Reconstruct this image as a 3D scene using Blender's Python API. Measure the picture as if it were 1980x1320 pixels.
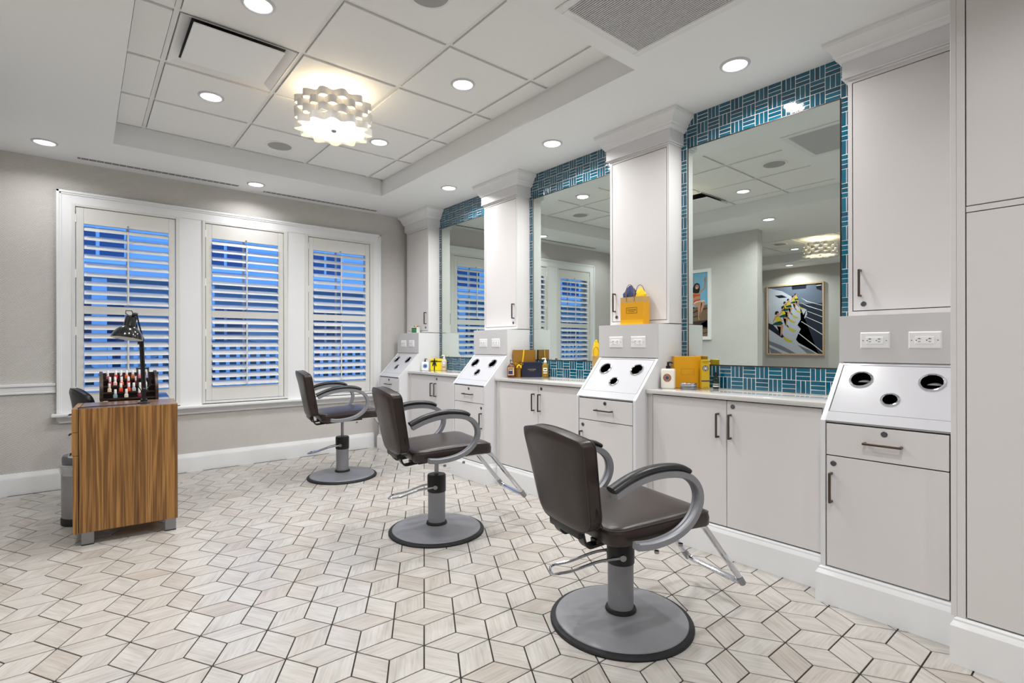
import bpy, bmesh, math, random
from mathutils import Vector, Matrix
random.seed(7)
for o in list(bpy.data.objects):
    bpy.data.objects.remove(o, do_unlink=True)
scene = bpy.context.scene
COL = scene.collection
PI = math.pi
R = math.radians

# ------------------------------------------------------------------ camera
THETA = R(39.602); ROLL = -0.0017; EYE = 1.1774
cd = bpy.data.cameras.new('camera'); cam = bpy.data.objects.new('camera', cd); COL.objects.link(cam)
cd.sensor_width = 36.0; cd.lens = 1003.82 / 1980 * 36; cd.shift_y = 7.1 / 1980; cd.clip_start = 0.05
fw = Vector((math.sin(THETA), math.cos(THETA), 0)); rt = Vector((math.cos(THETA), -math.sin(THETA), 0)); up = Vector((0, 0, 1))
cx_ = rt * math.cos(ROLL) + up * math.sin(ROLL); cy_ = up * math.cos(ROLL) - rt * math.sin(ROLL)
m = Matrix.Identity(4)
for i in range(3):
    m[i][0] = cx_[i]; m[i][1] = cy_[i]; m[i][2] = -fw[i]
m[0][3], m[1][3], m[2][3] = 0, 0, EYE
cam.matrix_world = m
scene.camera = cam

# ------------------------------------------------------------------ world, exposure
w = bpy.data.worlds.new('dusk'); scene.world = w; w.use_nodes = True
bg = w.node_tree.nodes['Background']; bg.inputs[0].default_value = (0.13, 0.37, 0.94, 1); bg.inputs[1].default_value = 2.0
vs = scene.view_settings
vs.view_transform = 'Standard'; vs.look = 'None'; vs.gamma = 1.0; vs.use_curve_mapping = False; vs.exposure = 0.0
LAMP_W = 12.2          # one recessed downlight

# ------------------------------------------------------------------ geometry helpers
def obj(name, me, mat, parent=None):
    o = bpy.data.objects.new(name, me); COL.objects.link(o)
    if mat is not None:
        for mm in (mat if isinstance(mat, (list, tuple)) else [mat]):
            me.materials.append(mm)
    if parent is not None: o.parent = parent
    return o

ORG = {}
def org(o):
    v = Vector((0, 0, 0))
    while o is not None:
        v += ORG.get(o.name, Vector((0, 0, 0))); o = o.parent
    return v

def mk(name, bm, mat, parent=None, smooth=35, absolute=True):
    """link bmesh bm (world coordinates) as one mesh object under parent"""
    if parent is not None and absolute:
        bmesh.ops.translate(bm, vec=-org(parent), verts=bm.verts)
    me = bpy.data.meshes.new(name)
    bmesh.ops.recalc_face_normals(bm, faces=bm.faces)
    bm.to_mesh(me); bm.free()
    if smooth:
        for p in me.polygons: p.use_smooth = True
        me.set_sharp_from_angle(angle=R(smooth))
    return obj(name, me, mat, parent)

def thing(name, label, cat, loc=(0, 0, 0), rz=0, group=None):
    o = bpy.data.objects.new(name, None); COL.objects.link(o); o.empty_display_size = 0.1
    o.location = loc; o.rotation_euler = (0, 0, rz); ORG[o.name] = Vector(loc)
    o['label'] = label; o['category'] = cat
    if group: o['group'] = group
    return o
def tag(o, label, cat, group=None):
    o['label'] = label; o['category'] = cat
    if group: o['group'] = group
    return o
def struct(o):
    o['kind'] = 'structure'; return o

def copy_tree(o, parent=None):
    c = o.copy(); COL.objects.link(c); c.parent = parent
    for ch in o.children: copy_tree(ch, c)
    return c
def dup(root, loc, label, rz=None):
    c = copy_tree(root); c.location = loc; c['label'] = label
    if rz is not None: c.rotation_euler = (0, 0, rz)
    ORG[c.name] = Vector(loc)
    return c

def B(): return bmesh.new()
def box(bm, x0, x1, y0, y1, z0, z1, bev=0, seg=2, mi=0):
    if x0 > x1: x0, x1 = x1, x0
    if y0 > y1: y0, y1 = y1, y0
    if z0 > z1: z0, z1 = z1, z0
    vs_ = [bm.verts.new(p) for p in ((x0,y0,z0),(x1,y0,z0),(x1,y1,z0),(x0,y1,z0),(x0,y0,z1),(x1,y0,z1),(x1,y1,z1),(x0,y1,z1))]
    fs = [bm.faces.new([vs_[i] for i in f]) for f in ((3,2,1,0),(4,5,6,7),(0,1,5,4),(1,2,6,5),(2,3,7,6),(3,0,4,7))]
    for f in fs: f.material_index = mi
    if bev:
        es = list({e for f in fs for e in f.edges})
        bmesh.ops.bevel(bm, geom=es, offset=bev, segments=seg, profile=0.5, affect='EDGES', clamp_overlap=True)
    return vs_
def xform(bm, verts, M):
    bmesh.ops.transform(bm, matrix=M, verts=verts)
def lathe(bm, prof, n=32, c=(0, 0, 0), M=None, cap0=False, cap1=False, mi=0, rfun=None):
    rings = []
    for r, z in prof:
        ring = []
        for k in range(n):
            a = 2 * PI * k / n
            rr = r if rfun is None else r * rfun(a)
            p = Vector((rr * math.cos(a), rr * math.sin(a), z))
            if M is not None: p = M @ p
            ring.append(bm.verts.new(p + Vector(c)))
        rings.append(ring)
    for i in range(len(rings) - 1):
        for k in range(n):
            f = bm.faces.new((rings[i][k], rings[i][(k + 1) % n], rings[i + 1][(k + 1) % n], rings[i + 1][k])); f.material_index = mi
    if cap0: bm.faces.new(rings[0]).material_index = mi
    if cap1: bm.faces.new(rings[-1][::-1]).material_index = mi
def sweep(bm, path, prof, closed=False, cap=True, side=None):
    """sweep a closed 2d profile [(a,b)] along path; a along the side vector, b along the other normal"""
    P = [Vector(p) for p in path]; n = len(P); rings = []
    s = None
    for i in range(n):
        if closed: t = P[(i + 1) % n] - P[i - 1]
        else: t = P[min(i + 1, n - 1)] - P[max(i - 1, 0)]
        t.normalize()
        if side is not None: s = Vector(side)
        elif s is None:
            s = t.cross(Vector((0, 0, 1)))
            if s.length < 1e-3: s = t.cross(Vector((1, 0, 0)))
        s = (s - t * s.dot(t)).normalized()
        b = t.cross(s)
        rings.append([bm.verts.new(P[i] + s * a + b * c) for a, c in prof])
    k = len(prof)
    for i in range(n if closed else n - 1):
        r0, r1 = rings[i], rings[(i + 1) % n]
        for j in range(k): bm.faces.new((r0[j], r0[(j + 1) % k], r1[(j + 1) % k], r1[j]))
    if cap and not closed:
        bm.faces.new(rings[0][::-1]); bm.faces.new(rings[-1])
def circ(r, n=8): return [(r * math.cos(2 * PI * k / n), r * math.sin(2 * PI * k / n)) for k in range(n)]
def tube(bm, path, r, n=8, closed=False, side=None): sweep(bm, path, circ(r, n), closed, True, side)
def fillet(pts, r=0.03, n=4):
    """round the corners of a polyline"""
    P = [Vector(p) for p in pts]; out = [P[0]]
    for i in range(1, len(P) - 1):
        a, b, c = P[i - 1], P[i], P[i + 1]
        d0 = (a - b); d1 = (c - b); rr = min(r, d0.length * .45, d1.length * .45)
        p0 = b + d0.normalized() * rr; p1 = b + d1.normalized() * rr
        for k in range(n + 1):
            t = k / n; out.append(p0 * (1 - t) ** 2 + b * 2 * t * (1 - t) + p1 * t * t)
    out.append(P[-1]); return out
def spline(pts, n=6):
    P = [Vector(p) for p in pts]; out = []
    for i in range(len(P) - 1):
        p0 = P[max(i - 1, 0)]; p1 = P[i]; p2 = P[i + 1]; p3 = P[min(i + 2, len(P) - 1)]
        for k in range(n):
            t = k / n
            out.append(0.5 * ((2 * p1) + (p2 - p0) * t + (2 * p0 - 5 * p1 + 4 * p2 - p3) * t * t + (3 * p1 - p0 - 3 * p2 + p3) * t ** 3))
    out.append(P[-1]); return out
def prism(bm, pts, f0, f1, mi=0):
    """pts 2d; f0,f1 map a 2d point to the two ends"""
    a = [bm.verts.new(f0(*p)) for p in pts]; b = [bm.verts.new(f1(*p)) for p in pts]
    n = len(pts)
    bm.faces.new(a[::-1]).material_index = mi; bm.faces.new(b).material_index = mi
    for i in range(n): bm.faces.new((a[i], a[(i + 1) % n], b[(i + 1) % n], b[i])).material_index = mi
def pillow(bm, outline, layers, f):
    """stack of scaled copies of a star-shaped outline: layers = [(offset, inset or ('s',scale))]"""
    rings = []
    for off, ins in layers:
        ring = []
        for p in outline:
            v = Vector(p); L = v.length
            if isinstance(ins, tuple): q = v * ins[1]
            else: q = v * (max(L - ins, 0.001) / L)
            ring.append(bm.verts.new(f(q.x, q.y, off)))
        rings.append(ring)
    n = len(outline)
    for i in range(len(rings) - 1):
        for k in range(n): bm.faces.new((rings[i][k], rings[i][(k + 1) % n], rings[i + 1][(k + 1) % n], rings[i + 1][k]))
    bm.faces.new(rings[0][::-1]); bm.faces.new(rings[-1])
def rrect(w, h, r, n=5, rr=None):
    """rounded rectangle outline centred on 0, counter-clockwise; rr = radii br,tr,tl,bl"""
    rs = rr or (r, r, r, r); out = []
    for (sx, sy, a0), q in zip(((1, -1, -90), (1, 1, 0), (-1, 1, 90), (-1, -1, 180)), rs):
        cx, cy = sx * (w / 2 - q), sy * (h / 2 - q)
        for k in range(n + 1):
            a = R(a0 + 90 * k / n); out.append((cx + q * math.cos(a), cy + q * math.sin(a)))
    return out
def subdiv_outline(o, maxlen=0.04):
    out = []
    for i in range(len(o)):
        a = Vector(o[i]); b = Vector(o[(i + 1) % len(o)]); k = max(1, int((b - a).length / maxlen))
        for j in range(k): out.append(tuple(a.lerp(b, j / k)))
    return out
def text_bm(body, size, depth=0.0003, align='CENTER', bold=False, spacing=1.0):
    cu = bpy.data.curves.new('lettering', 'FONT'); cu.body = body; cu.size = size; cu.align_x = align; cu.align_y = 'CENTER'
    cu.extrude = depth; cu.resolution_u = 2; cu.space_character = spacing
    if bold: cu.offset = size * 0.02
    o = bpy.data.objects.new('lettering', cu); COL.objects.link(o)
    dg = bpy.context.evaluated_depsgraph_get(); me = bpy.data.meshes.new_from_object(o.evaluated_get(dg))
    bpy.data.objects.remove(o); bm = B(); bm.from_mesh(me); bpy.data.meshes.remove(me); bpy.data.curves.remove(cu)
    return bm
def place_text(bm, pos, right, upv):
    r = Vector(right).normalized(); u = Vector(upv).normalized(); nrm = r.cross(u)
    M = Matrix(((r.x, u.x, nrm.x, pos[0]), (r.y, u.y, nrm.y, pos[1]), (r.z, u.z, nrm.z, pos[2]), (0, 0, 0, 1)))
    bmesh.ops.transform(bm, matrix=M, verts=bm.verts); return bm

# ------------------------------------------------------------------ materials
def lin(c):
    return tuple(((v / 255) / 12.92 if v / 255 <= 0.04045 else ((v / 255 + 0.055) / 1.055) ** 2.4) for v in c) + (1,)
MATS = {}
def M_(name, rgb, rough=0.5, metal=0.0, spec=0.5, var=0.0, vscale=8, bump=0.0, bscale=200, coat=0.0, emit=None, estr=0, trans=0, ior=1.45, sss=0):
    if name in MATS: return MATS[name]
    mt = bpy.data.materials.new(name); mt.use_nodes = True; nt = mt.node_tree; b = nt.nodes['Principled BSDF']
    col = lin(rgb)
    b.inputs['Base Color'].default_value = col; b.inputs['Roughness'].default_value = rough; b.inputs['Metallic'].default_value = metal
    b.inputs['Specular IOR Level'].default_value = spec; b.inputs['Coat Weight'].default_value = coat
    b.inputs['Transmission Weight'].default_value = trans; b.inputs['IOR'].default_value = ior
    if emit: b.inputs['Emission Color'].default_value = lin(emit); b.inputs['Emission Strength'].default_value = estr
    tc = nt.nodes.new('ShaderNodeTexCoord')
    if var:
        n = nt.nodes.new('ShaderNodeTexNoise'); n.inputs['Scale'].default_value = vscale; n.inputs['Detail'].default_value = 3
        nt.links.new(tc.outputs['Object'], n.inputs['Vector'])
        r = nt.nodes.new('ShaderNodeMixRGB'); r.inputs[1].default_value = tuple(c * (1 - var) for c in col[:3]) + (1,)
        r.inputs[2].default_value = tuple(min(1, c * (1 + var)) for c in col[:3]) + (1,)
        nt.links.new(n.outputs['Fac'], r.inputs[0]); nt.links.new(r.outputs[0], b.inputs['Base Color'])
    if bump:
        n = nt.nodes.new('ShaderNodeTexNoise'); n.inputs['Scale'].default_value = bscale; n.inputs['Detail'].default_value = 4
        nt.links.new(tc.outputs['Object'], n.inputs['Vector'])
        bp = nt.nodes.new('ShaderNodeBump'); bp.inputs['Strength'].default_value = bump; bp.inputs['Distance'].default_value = 0.002
        nt.links.new(n.outputs['Fac'], bp.inputs['Height']); nt.links.new(bp.outputs['Normal'], b.inputs['Normal'])
    MATS[name] = mt; return mt

gypsum = M_('gypsum_paint', (238, 239, 239), 0.85, spec=0.2, bump=0.05, bscale=300)
acoustic = M_('acoustic_tile', (240, 240, 239), 0.95, spec=0.1, var=0.06, vscale=350, bump=0.5, bscale=420)
teebar = M_('grid_paint', (232, 232, 231), 0.5)
trimw = M_('trim_white', (236, 237, 238), 0.38, var=0.015, vscale=5)
shutw = M_('shutter_white', (224, 223, 219), 0.4, var=0.015, vscale=6)
cab = M_('cabinet_laminate', (221, 218, 217), 0.42, var=0.012, vscale=3, bump=0.03, bscale=500)
cabw = M_('cabinet_white', (224, 224, 226), 0.35, var=0.01, vscale=4)
panelg = M_('outlet_panel_grey', (206, 204, 204), 0.45, var=0.01)
slopew = M_('gloss_white', (196, 196, 200), 0.22, coat=0.2)
gapd = M_('gap_shade_brown', (52, 42, 36), 0.8)  # dark brown that paints the shade inside door and drawer gaps
quartz = M_('quartz_counter', (208, 206, 203), 0.07, var=0.03, vscale=120, coat=0.4)
mirr = M_('mirror_silver', (222, 231, 226), 0.004, metal=1.0)
mframe = M_('mirror_channel', (58, 50, 46), 0.35, metal=0.7)
grout = M_('white_grout', (236, 232, 226), 0.85, bump=0.2, bscale=800)
chrome = M_('chrome', (210, 212, 218), 0.12, metal=1.0)
steel = M_('brushed_steel', (150, 152, 156), 0.32, metal=1.0, var=0.06, vscale=60)
bronze = M_('bronze_pull', (96, 84, 74), 0.33, metal=0.85)
leather = M_('brown_vinyl', (50, 40, 37), 0.33, var=0.12, vscale=14, bump=0.12, bscale=260)
greymet = M_('grey_powdercoat', (140, 141, 146), 0.42, metal=0.25, var=0.04, vscale=20)
black = M_('black_plastic', (22, 22, 24), 0.35)
blackg = M_('black_gloss', (14, 14, 15), 0.16, coat=0.5)
rubber = M_('black_rubber', (24, 24, 26), 0.6)
hole = M_('holder_cup_black', (8, 7, 7), 0.95, spec=0.05)
plastw = M_('white_plastic', (236, 236, 236), 0.3)
darkslot = M_('slot_dark', (25, 25, 26), 0.7)
grillw = M_('grille_white', (230, 230, 230), 0.5)
slatg = M_('grille_slats', (206, 206, 208), 0.5)
whitet = M_('paper_white', (240, 240, 238), 0.7)

def lens(name, rgb, s):
    mt = bpy.data.materials.new(name); mt.use_nodes = True; nt = mt.node_tree
    b = nt.nodes['Principled BSDF']; b.inputs['Base Color'].default_value = (.9, .9, .9, 1)
    b.inputs['Emission Color'].default_value = lin(rgb); b.inputs['Emission Strength'].default_value = s; return mt
led = lens('led_lens', (250, 250, 255), 5.0)
warmdisc = lens('warm_diffuser', (255, 240, 216), 1.1)

def node_mat(name, rough=0.5, metal=0, spec=0.5, coat=0):
    mt = bpy.data.materials.new(name); mt.use_nodes = True; nt = mt.node_tree; b = nt.nodes['Principled BSDF']
    b.inputs['Roughness'].default_value = rough; b.inputs['Metallic'].default_value = metal; b.inputs['Specular IOR Level'].default_value = spec
    b.inputs['Coat Weight'].default_value = coat
    MATS[name] = mt
    return mt, nt, b
def ramp(nt, src, stops):
    r = nt.nodes.new('ShaderNodeValToRGB'); e = r.color_ramp.elements
    while len(e) > 1: e.remove(e[-1])
    for i, (p, c) in enumerate(stops):
        el = e[0] if i == 0 else e.new(p)
        el.position = p; el.color = lin(c)
    nt.links.new(src, r.inputs[0]); return r.outputs[0]
def math_(nt, op, a, b=None, c=None):
    n = nt.nodes.new('ShaderNodeMath'); n.operation = op
    for i, v in enumerate((a, b, c)):
        if v is None: continue
        if isinstance(v, (int, float)): n.inputs[i].default_value = v
        else: nt.links.new(v, n.inputs[i])
    return n.outputs[0]

# wallpaper: small woven diamond relief
def wallpaper(name, rgb, ax):
    mt, nt, b = node_mat(name, 0.62, spec=0.35)
    tc = nt.nodes.new('ShaderNodeTexCoord'); sp = nt.nodes.new('ShaderNodeSeparateXYZ'); nt.links.new(tc.outputs['Object'], sp.inputs[0])
    u = math_(nt, 'MULTIPLY', sp.outputs[ax], 2 * PI / 0.020); v = math_(nt, 'MULTIPLY', sp.outputs['Z'], 2 * PI / 0.013)
    s = math_(nt, 'MULTIPLY', math_(nt, 'SINE', u), math_(nt, 'SINE', v))
    n = nt.nodes.new('ShaderNodeTexNoise'); n.inputs['Scale'].default_value = 3; nt.links.new(tc.outputs['Object'], n.inputs['Vector'])
    h = math_(nt, 'ADD', math_(nt, 'MULTIPLY', s, 0.5), 0.5)
    c = ramp(nt, math_(nt, 'ADD', math_(nt, 'MULTIPLY', h, 0.7), math_(nt, 'MULTIPLY', n.outputs['Fac'], 0.3)), [(0, tuple(x * 0.88 for x in rgb)), (1, tuple(min(255, x * 1.04) for x in rgb))])
    nt.links.new(c, b.inputs['Base Color'])
    bp = nt.nodes.new('ShaderNodeBump'); bp.inputs['Strength'].default_value = 0.8; bp.inputs['Distance'].default_value = 0.004
    nt.links.new(h, bp.inputs['Height']); nt.links.new(bp.outputs['Normal'], b.inputs['Normal']); return mt
paperX = wallpaper('wallpaper_x', (220, 216, 212), 'X')
paperY = wallpaper('wallpaper_y', (216, 214, 210), 'Y')

# floor tile: whitewashed oak print
def floor_tile_mat(name, rnd_attr):
    mt, nt, b = node_mat(name, 0.27, spec=0.5)
    uv = nt.nodes.new('ShaderNodeUVMap'); uv.uv_map = 'grain'
    if rnd_attr:
        at = nt.nodes.new('ShaderNodeAttribute'); at.attribute_name = 'rnd'; rv = at.outputs['Fac']
    else:
        oi = nt.nodes.new('ShaderNodeObjectInfo'); rv = oi.outputs['Random']
    cmb = nt.nodes.new('ShaderNodeCombineXYZ'); nt.links.new(math_(nt, 'MULTIPLY', rv, 37.0), cmb.inputs[2])
    ad = nt.nodes.new('ShaderNodeVectorMath'); ad.operation = 'ADD'; nt.links.new(uv.outputs[0], ad.inputs[0]); nt.links.new(cmb.outputs[0], ad.inputs[1])
    mp = nt.nodes.new('ShaderNodeMapping'); mp.inputs['Scale'].default_value = (9, 120, 1); nt.links.new(ad.outputs[0], mp.inputs[0])
    n1 = nt.nodes.new('ShaderNodeTexNoise'); n1.inputs['Scale'].default_value = 1; n1.inputs['Detail'].default_value = 4; n1.inputs['Distortion'].default_value = 0.4
    nt.links.new(mp.outputs[0], n1.inputs['Vector'])
    mp2 = nt.nodes.new('ShaderNodeMapping'); mp2.inputs['Scale'].default_value = (5, 18, 1); nt.links.new(ad.outputs[0], mp2.inputs[0])
    n2 = nt.nodes.new('ShaderNodeTexNoise'); n2.inputs['Scale'].default_value = 1; n2.inputs['Detail'].default_value = 2; nt.links.new(mp2.outputs[0], n2.inputs['Vector'])
    f = math_(nt, 'ADD', math_(nt, 'MULTIPLY', n1.outputs['Fac'], 0.55), math_(nt, 'MULTIPLY', n2.outputs['Fac'], 0.45))
    c1 = ramp(nt, f, [(0.26, (164, 158, 152)), (0.47, (184, 180, 175)), (0.64, (196, 193, 190))])
    mx = nt.nodes.new('ShaderNodeMixRGB'); mx.blend_type = 'MULTIPLY'; mx.inputs[0].default_value = 1
    tint = ramp(nt, math_(nt, 'FRACT', math_(nt, 'MULTIPLY', rv, 7.31)), [(0, (240, 234, 228)), (0.2, (248, 246, 243)), (0.7, (255, 254, 252)), (1, (247, 244, 240))])
    nt.links.new(c1, mx.inputs[1]); nt.links.new(tint, mx.inputs[2]); nt.links.new(mx.outputs[0], b.inputs['Base Color'])
    bp = nt.nodes.new('ShaderNodeBump'); bp.inputs['Strength'].default_value = 0.12; bp.inputs['Distance'].default_value = 0.001
    nt.links.new(n1.outputs['Fac'], bp.inputs['Height']); nt.links.new(bp.outputs['Normal'], b.inputs['Normal']); return mt
ftile = floor_tile_mat('oak_print_tile', False); ftile_s = floor_tile_mat('oak_print_tile_field', True)
fgrout = M_("floor_grout", (46, 40, 37), 0.9, bump=0.3, bscale=600)

# teal glazed strip
def teal():
    mt, nt, b = node_mat('teal_glaze', 0.06, spec=0.6, coat=0.5)
    oi = nt.nodes.new('ShaderNodeObjectInfo'); nt.links.new(ramp(nt, oi.outputs['Random'], [(0, (0, 72, 94)), (0.5, (0, 84, 108)), (1, (2, 96, 120))]), b.inputs['Base Color'])
    tc = nt.nodes.new('ShaderNodeTexCoord'); n = nt.nodes.new('ShaderNodeTexNoise'); n.inputs['Scale'].default_value = 60; nt.links.new(tc.outputs['Object'], n.inputs['Vector'])
    bp = nt.nodes.new('ShaderNodeBump'); bp.inputs['Strength'].default_value = 0.12; bp.inputs['Distance'].default_value = 0.003
    nt.links.new(n.outputs['Fac'], bp.inputs['Height']); nt.links.new(bp.outputs['Normal'], b.inputs['Normal']); return mt
tealm = teal()

# walnut laminate, grain along z (or x for top)
def walnut(name, scale, dark=(104, 64, 30), mid=(156, 104, 54), light=(196, 144, 84)):
    mt, nt, b = node_mat(name, 0.24 if 'top' in name else 0.40, spec=0.5)
    tc = nt.nodes.new('ShaderNodeTexCoord'); mp = nt.nodes.new('ShaderNodeMapping'); mp.inputs['Scale'].default_value = scale; nt.links.new(tc.outputs['Object'], mp.inputs[0])
    n1 = nt.nodes.new('ShaderNodeTexNoise'); n1.inputs['Scale'].default_value = 1.0; n1.inputs['Detail'].default_value = 3; n1.inputs['Distortion'].default_value = 0.35; nt.links.new(mp.outputs[0], n1.inputs['Vector'])
    wv = math_(nt, 'SINE', math_(nt, 'MULTIPLY', n1.outputs['Fac'], 46))
    mp2 = nt.nodes.new('ShaderNodeMapping'); mp2.inputs['Scale'].default_value = tuple(v * 9 for v in scale); nt.links.new(tc.outputs['Object'], mp2.inputs[0])
    n2 = nt.nodes.new('ShaderNodeTexNoise'); n2.inputs['Scale'].default_value = 1.0; n2.inputs['Detail'].default_value = 4; nt.links.new(mp2.outputs[0], n2.inputs['Vector'])
    f = math_(nt, 'ADD', math_(nt, 'ADD', math_(nt, 'MULTIPLY', wv, 0.13), math_(nt, 'MULTIPLY', n2.outputs['Fac'], 0.5)), math_(nt, 'MULTIPLY', n1.outputs['Fac'], 0.5))
    nt.links.new(ramp(nt, f, [(0.22, dark), (0.5, mid), (0.74, light)]), b.inputs['Base Color']); return mt
wood = walnut('walnut_end', (17, 17, 0.42), (82, 54, 25), (130, 89, 44), (176, 130, 72)); woodtop = walnut('walnut_top', (1.0, 16, 16), (84, 62, 46), (118, 90, 68), (150, 118, 92))  # top is greyed to paint in the window's reflection
darkwood = walnut('espresso_wood', (3, 14, 14), (28, 17, 13), (48, 30, 22), (70, 46, 34))
# ================================================================== SETTING
ZL = 2.708; ZT = 2.858        # lower ceiling, face of the acoustic tiles
XW = 3.132; YB = 5.668        # mirror wall, window wall
# ---- floor: rhombic tiles on dark grout
bm = B(); box(bm, -4.8, 3.3, -3.6, 5.82, -0.06, -0.003)
floor = struct(mk('floor', bm, fgrout, smooth=0))
FS = 0.2561; FX, FY = 1.0316, 1.7910
def rhomb(g=0.0027):
    a = FS / 2 - g * 2.0; b = FS / (2 * math.sqrt(3)) - g * 1.16
    return [(a, 0), (0, b), (-a, 0), (0, -b)]
def rhomb_mesh(name):
    me = bpy.data.meshes.new(name); p = rhomb(); c = 0.0007
    q = [(x * (1 - c * 12), y * (1 - c * 12)) for x, y in p]
    vv = [(x, y, -0.006) for x, y in p] + [(x, y, -0.0009) for x, y in p] + [(x, y, 0) for x, y in q]
    ff = [(0, 1, 5, 4), (1, 2, 6, 5), (2, 3, 7, 6), (3, 0, 4, 7), (4, 5, 9, 8), (5, 6, 10, 9), (6, 7, 11, 10), (7, 4, 8, 11), (8, 9, 10, 11)]
    me.from_pydata(vv, [], ff); uv = me.uv_layers.new(name='grain')
    ca, sa = math.cos(R(30)), math.sin(R(30))
    for l in me.loops:
        v = me.vertices[l.vertex_index].co; uv.data[l.index].uv = (v.x * ca + v.y * sa, -v.x * sa + v.y * ca)
    return me
cells = []
for i in range(-40, 40):
    for j in range(-50, 50):
        nx = FX + FS * (i * math.cos(R(30)) + 0); ny = FY + FS * (i * math.sin(R(30)) + j)
        for a in (30, 90, 150):
            px, py = nx + FS / 2 * math.cos(R(a)), ny + FS / 2 * math.sin(R(a))
            if -4.7 < px < 3.1 and -3.5 < py < 5.66: cells.append((px, py, a))
def in_view(px, py):
    d = px * fw.x + py * fw.y
    if d < 0.5: return False
    u = 990 + 1003.8 * (px * rt.x + py * rt.y) / d; v = 667 + 1003.8 * EYE / d
    return -40 < u < 2020 and v < 1360 and px < 2.78 and not (py < 0.5 and px > 2.45)
vis = sorted([c for c in cells if in_view(c[0], c[1])], key=lambda c: c[0] * fw.x + c[1] * fw.y)
near = set(vis[:300])
tme = rhomb_mesh('floor_tile'); tme.materials.append(ftile)
for c in vis[:300]:
    o = bpy.data.objects.new('floor_tile', tme); COL.objects.link(o); o.parent = floor
    o.location = (c[0], c[1], random.uniform(-0.0003, 0.0003)); o.rotation_euler = (0, 0, R(c[2] + (180 if random.random() < .5 else 0)))
base = [v.co.copy() for v in tme.vertices]; bf = [tuple(p.vertices) for p in tme.polygons]; buv = [tuple(d.uv) for d in tme.uv_layers['grain'].data]
vv, ff, uvs, rnd = [], [], [], []
for c in cells:
    if c in near: continue
    k = len(vv); a = R(c[2]); ca, sa = math.cos(a), math.sin(a); r_ = random.random()
    vv += [(c[0] + v.x * ca - v.y * sa, c[1] + v.x * sa + v.y * ca, v.z) for v in base]
    ff += [tuple(i + k for i in f) for f in bf]; uvs += buv; rnd += [r_] * len(base)
me = bpy.data.meshes.new('floor_tile_field'); me.from_pydata(vv, [], ff)
uv = me.uv_layers.new(name='grain')
for l, q in zip(uv.data, uvs): l.uv = q
at = me.attributes.new('rnd', 'FLOAT', 'POINT'); at.data.foreach_set('value', rnd)
tf = obj('floor_tile_field', me, ftile_s, floor); tf['kind'] = 'stuff'; tf['label'] = 'whitewashed oak rhombus tiles in the distance'

# ---- walls
WIN = [(-0.070, 0.695), (0.873, 1.644), (1.818, 2.594)]; WZ0, WZ1 = 0.630, 2.362
bm = B(); xs = [-4.8] + [v for w_ in WIN for v in w_] + [3.3]
for k in range(0, len(xs), 2): box(bm, xs[k], xs[k + 1], YB, 5.82, 0, 2.9)
for x0, x1 in WIN: box(bm, x0, x1, YB, 5.82, 0, WZ0); box(bm, x0, x1, YB, 5.82, WZ1, 2.9)
wall_back = struct(mk('wall_back', bm, paperX, smooth=0))
bm = B(); box(bm, XW, 3.3, -3.6, YB, 0, 2.9); struct(mk('wall_right', bm, gypsum, smooth=0))
bm = B(); box(bm, -0.77, -0.63, 3.22, YB, 0, ZL); struct(mk('wall_left', bm, paperY, smooth=0))
bm = B(); box(bm, -4.80, -4.63, -3.6, YB, 0, 2.9); struct(mk('wall_far', bm, paperY, smooth=0))
bm = B(); box(bm, -4.63, XW, -3.6, -3.45, 0, 2.9); struct(mk('wall_front', bm, paperX, smooth=0))

# ---- ceiling: painted drop with two recessed trays of acoustic tile
TR = [(0.18, 2.37, 1.79, 4.952), (-3.86, -1.65, 1.79, 4.952)]
bm = B(); xs = [-4.8, -3.86, -1.65, 0.18, 2.37, 3.3]; ys = [-3.6, 1.79, 4.952, 5.82]
for i in range(5):
    for j in range(3):
        if j == 1 and i in (1, 3): continue
        box(bm, xs[i], xs[i + 1], ys[j], ys[j + 1], ZL, 2.90)
for t in TR: box(bm, t[0], t[1], t[2], t[3], 2.884, 2.90)
ceiling = struct(mk('ceiling', bm, gypsum, smooth=0))
PT = 0.6096
def grid(x_lines, y_lines, tr, skip):
    X = [tr[0]] + x_lines + [tr[1]]; Y = [tr[2]] + y_lines + [tr[3]]
    for i in range(len(X) - 1):
        for j in range(len(Y) - 1):
            if (i, j) in skip: continue
            x0 = X[i] + (0.016 if i else 0.020); x1 = X[i + 1] - (0.016 if i < len(X) - 2 else 0.020)
            y0 = Y[j] + (0.016 if j else 0.020); y1 = Y[j + 1] - (0.016 if j < len(Y) - 2 else 0.020)
            if x1 - x0 < .02 or y1 - y0 < .015: continue
            bm = B(); box(bm, x0, x1, y0, y1, ZT, 2.883); mk('ceiling_tile', bm, acoustic, ceiling, smooth=0)
    for x in x_lines: bm = B(); box(bm, x - .012, x + .012, tr[2], tr[3], 2.867, 2.882); mk('grid_bar', bm, teebar, ceiling, smooth=0)
    for y in y_lines: bm = B(); box(bm, tr[0], tr[1], y - .012, y + .012, 2.868, 2.882); mk('grid_bar', bm, teebar, ceiling, smooth=0)
    for a in ((tr[0], tr[0] + .018, tr[2], tr[3]), (tr[1] - .018, tr[1], tr[2], tr[3]), (tr[0], tr[1], tr[2], tr[2] + .018), (tr[0], tr[1], tr[3] - .018, tr[3])):
        bm = B(); box(bm, *a, 2.864, 2.882); mk('wall_angle', bm, teebar, ceiling, smooth=0)
GX = [0.368, 0.978, 1.5875, 2.197]; GY = [1.859, 2.4686, 3.0782, 3.6878, 4.2974, 4.9070]
grid(GX, GY, TR[0], {(1, 3)})
grid([-3.665, -3.055, -2.445, -1.835], [2.3056, 2.9152, 3.5248, 4.1344, 4.744], TR[1], set())

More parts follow.
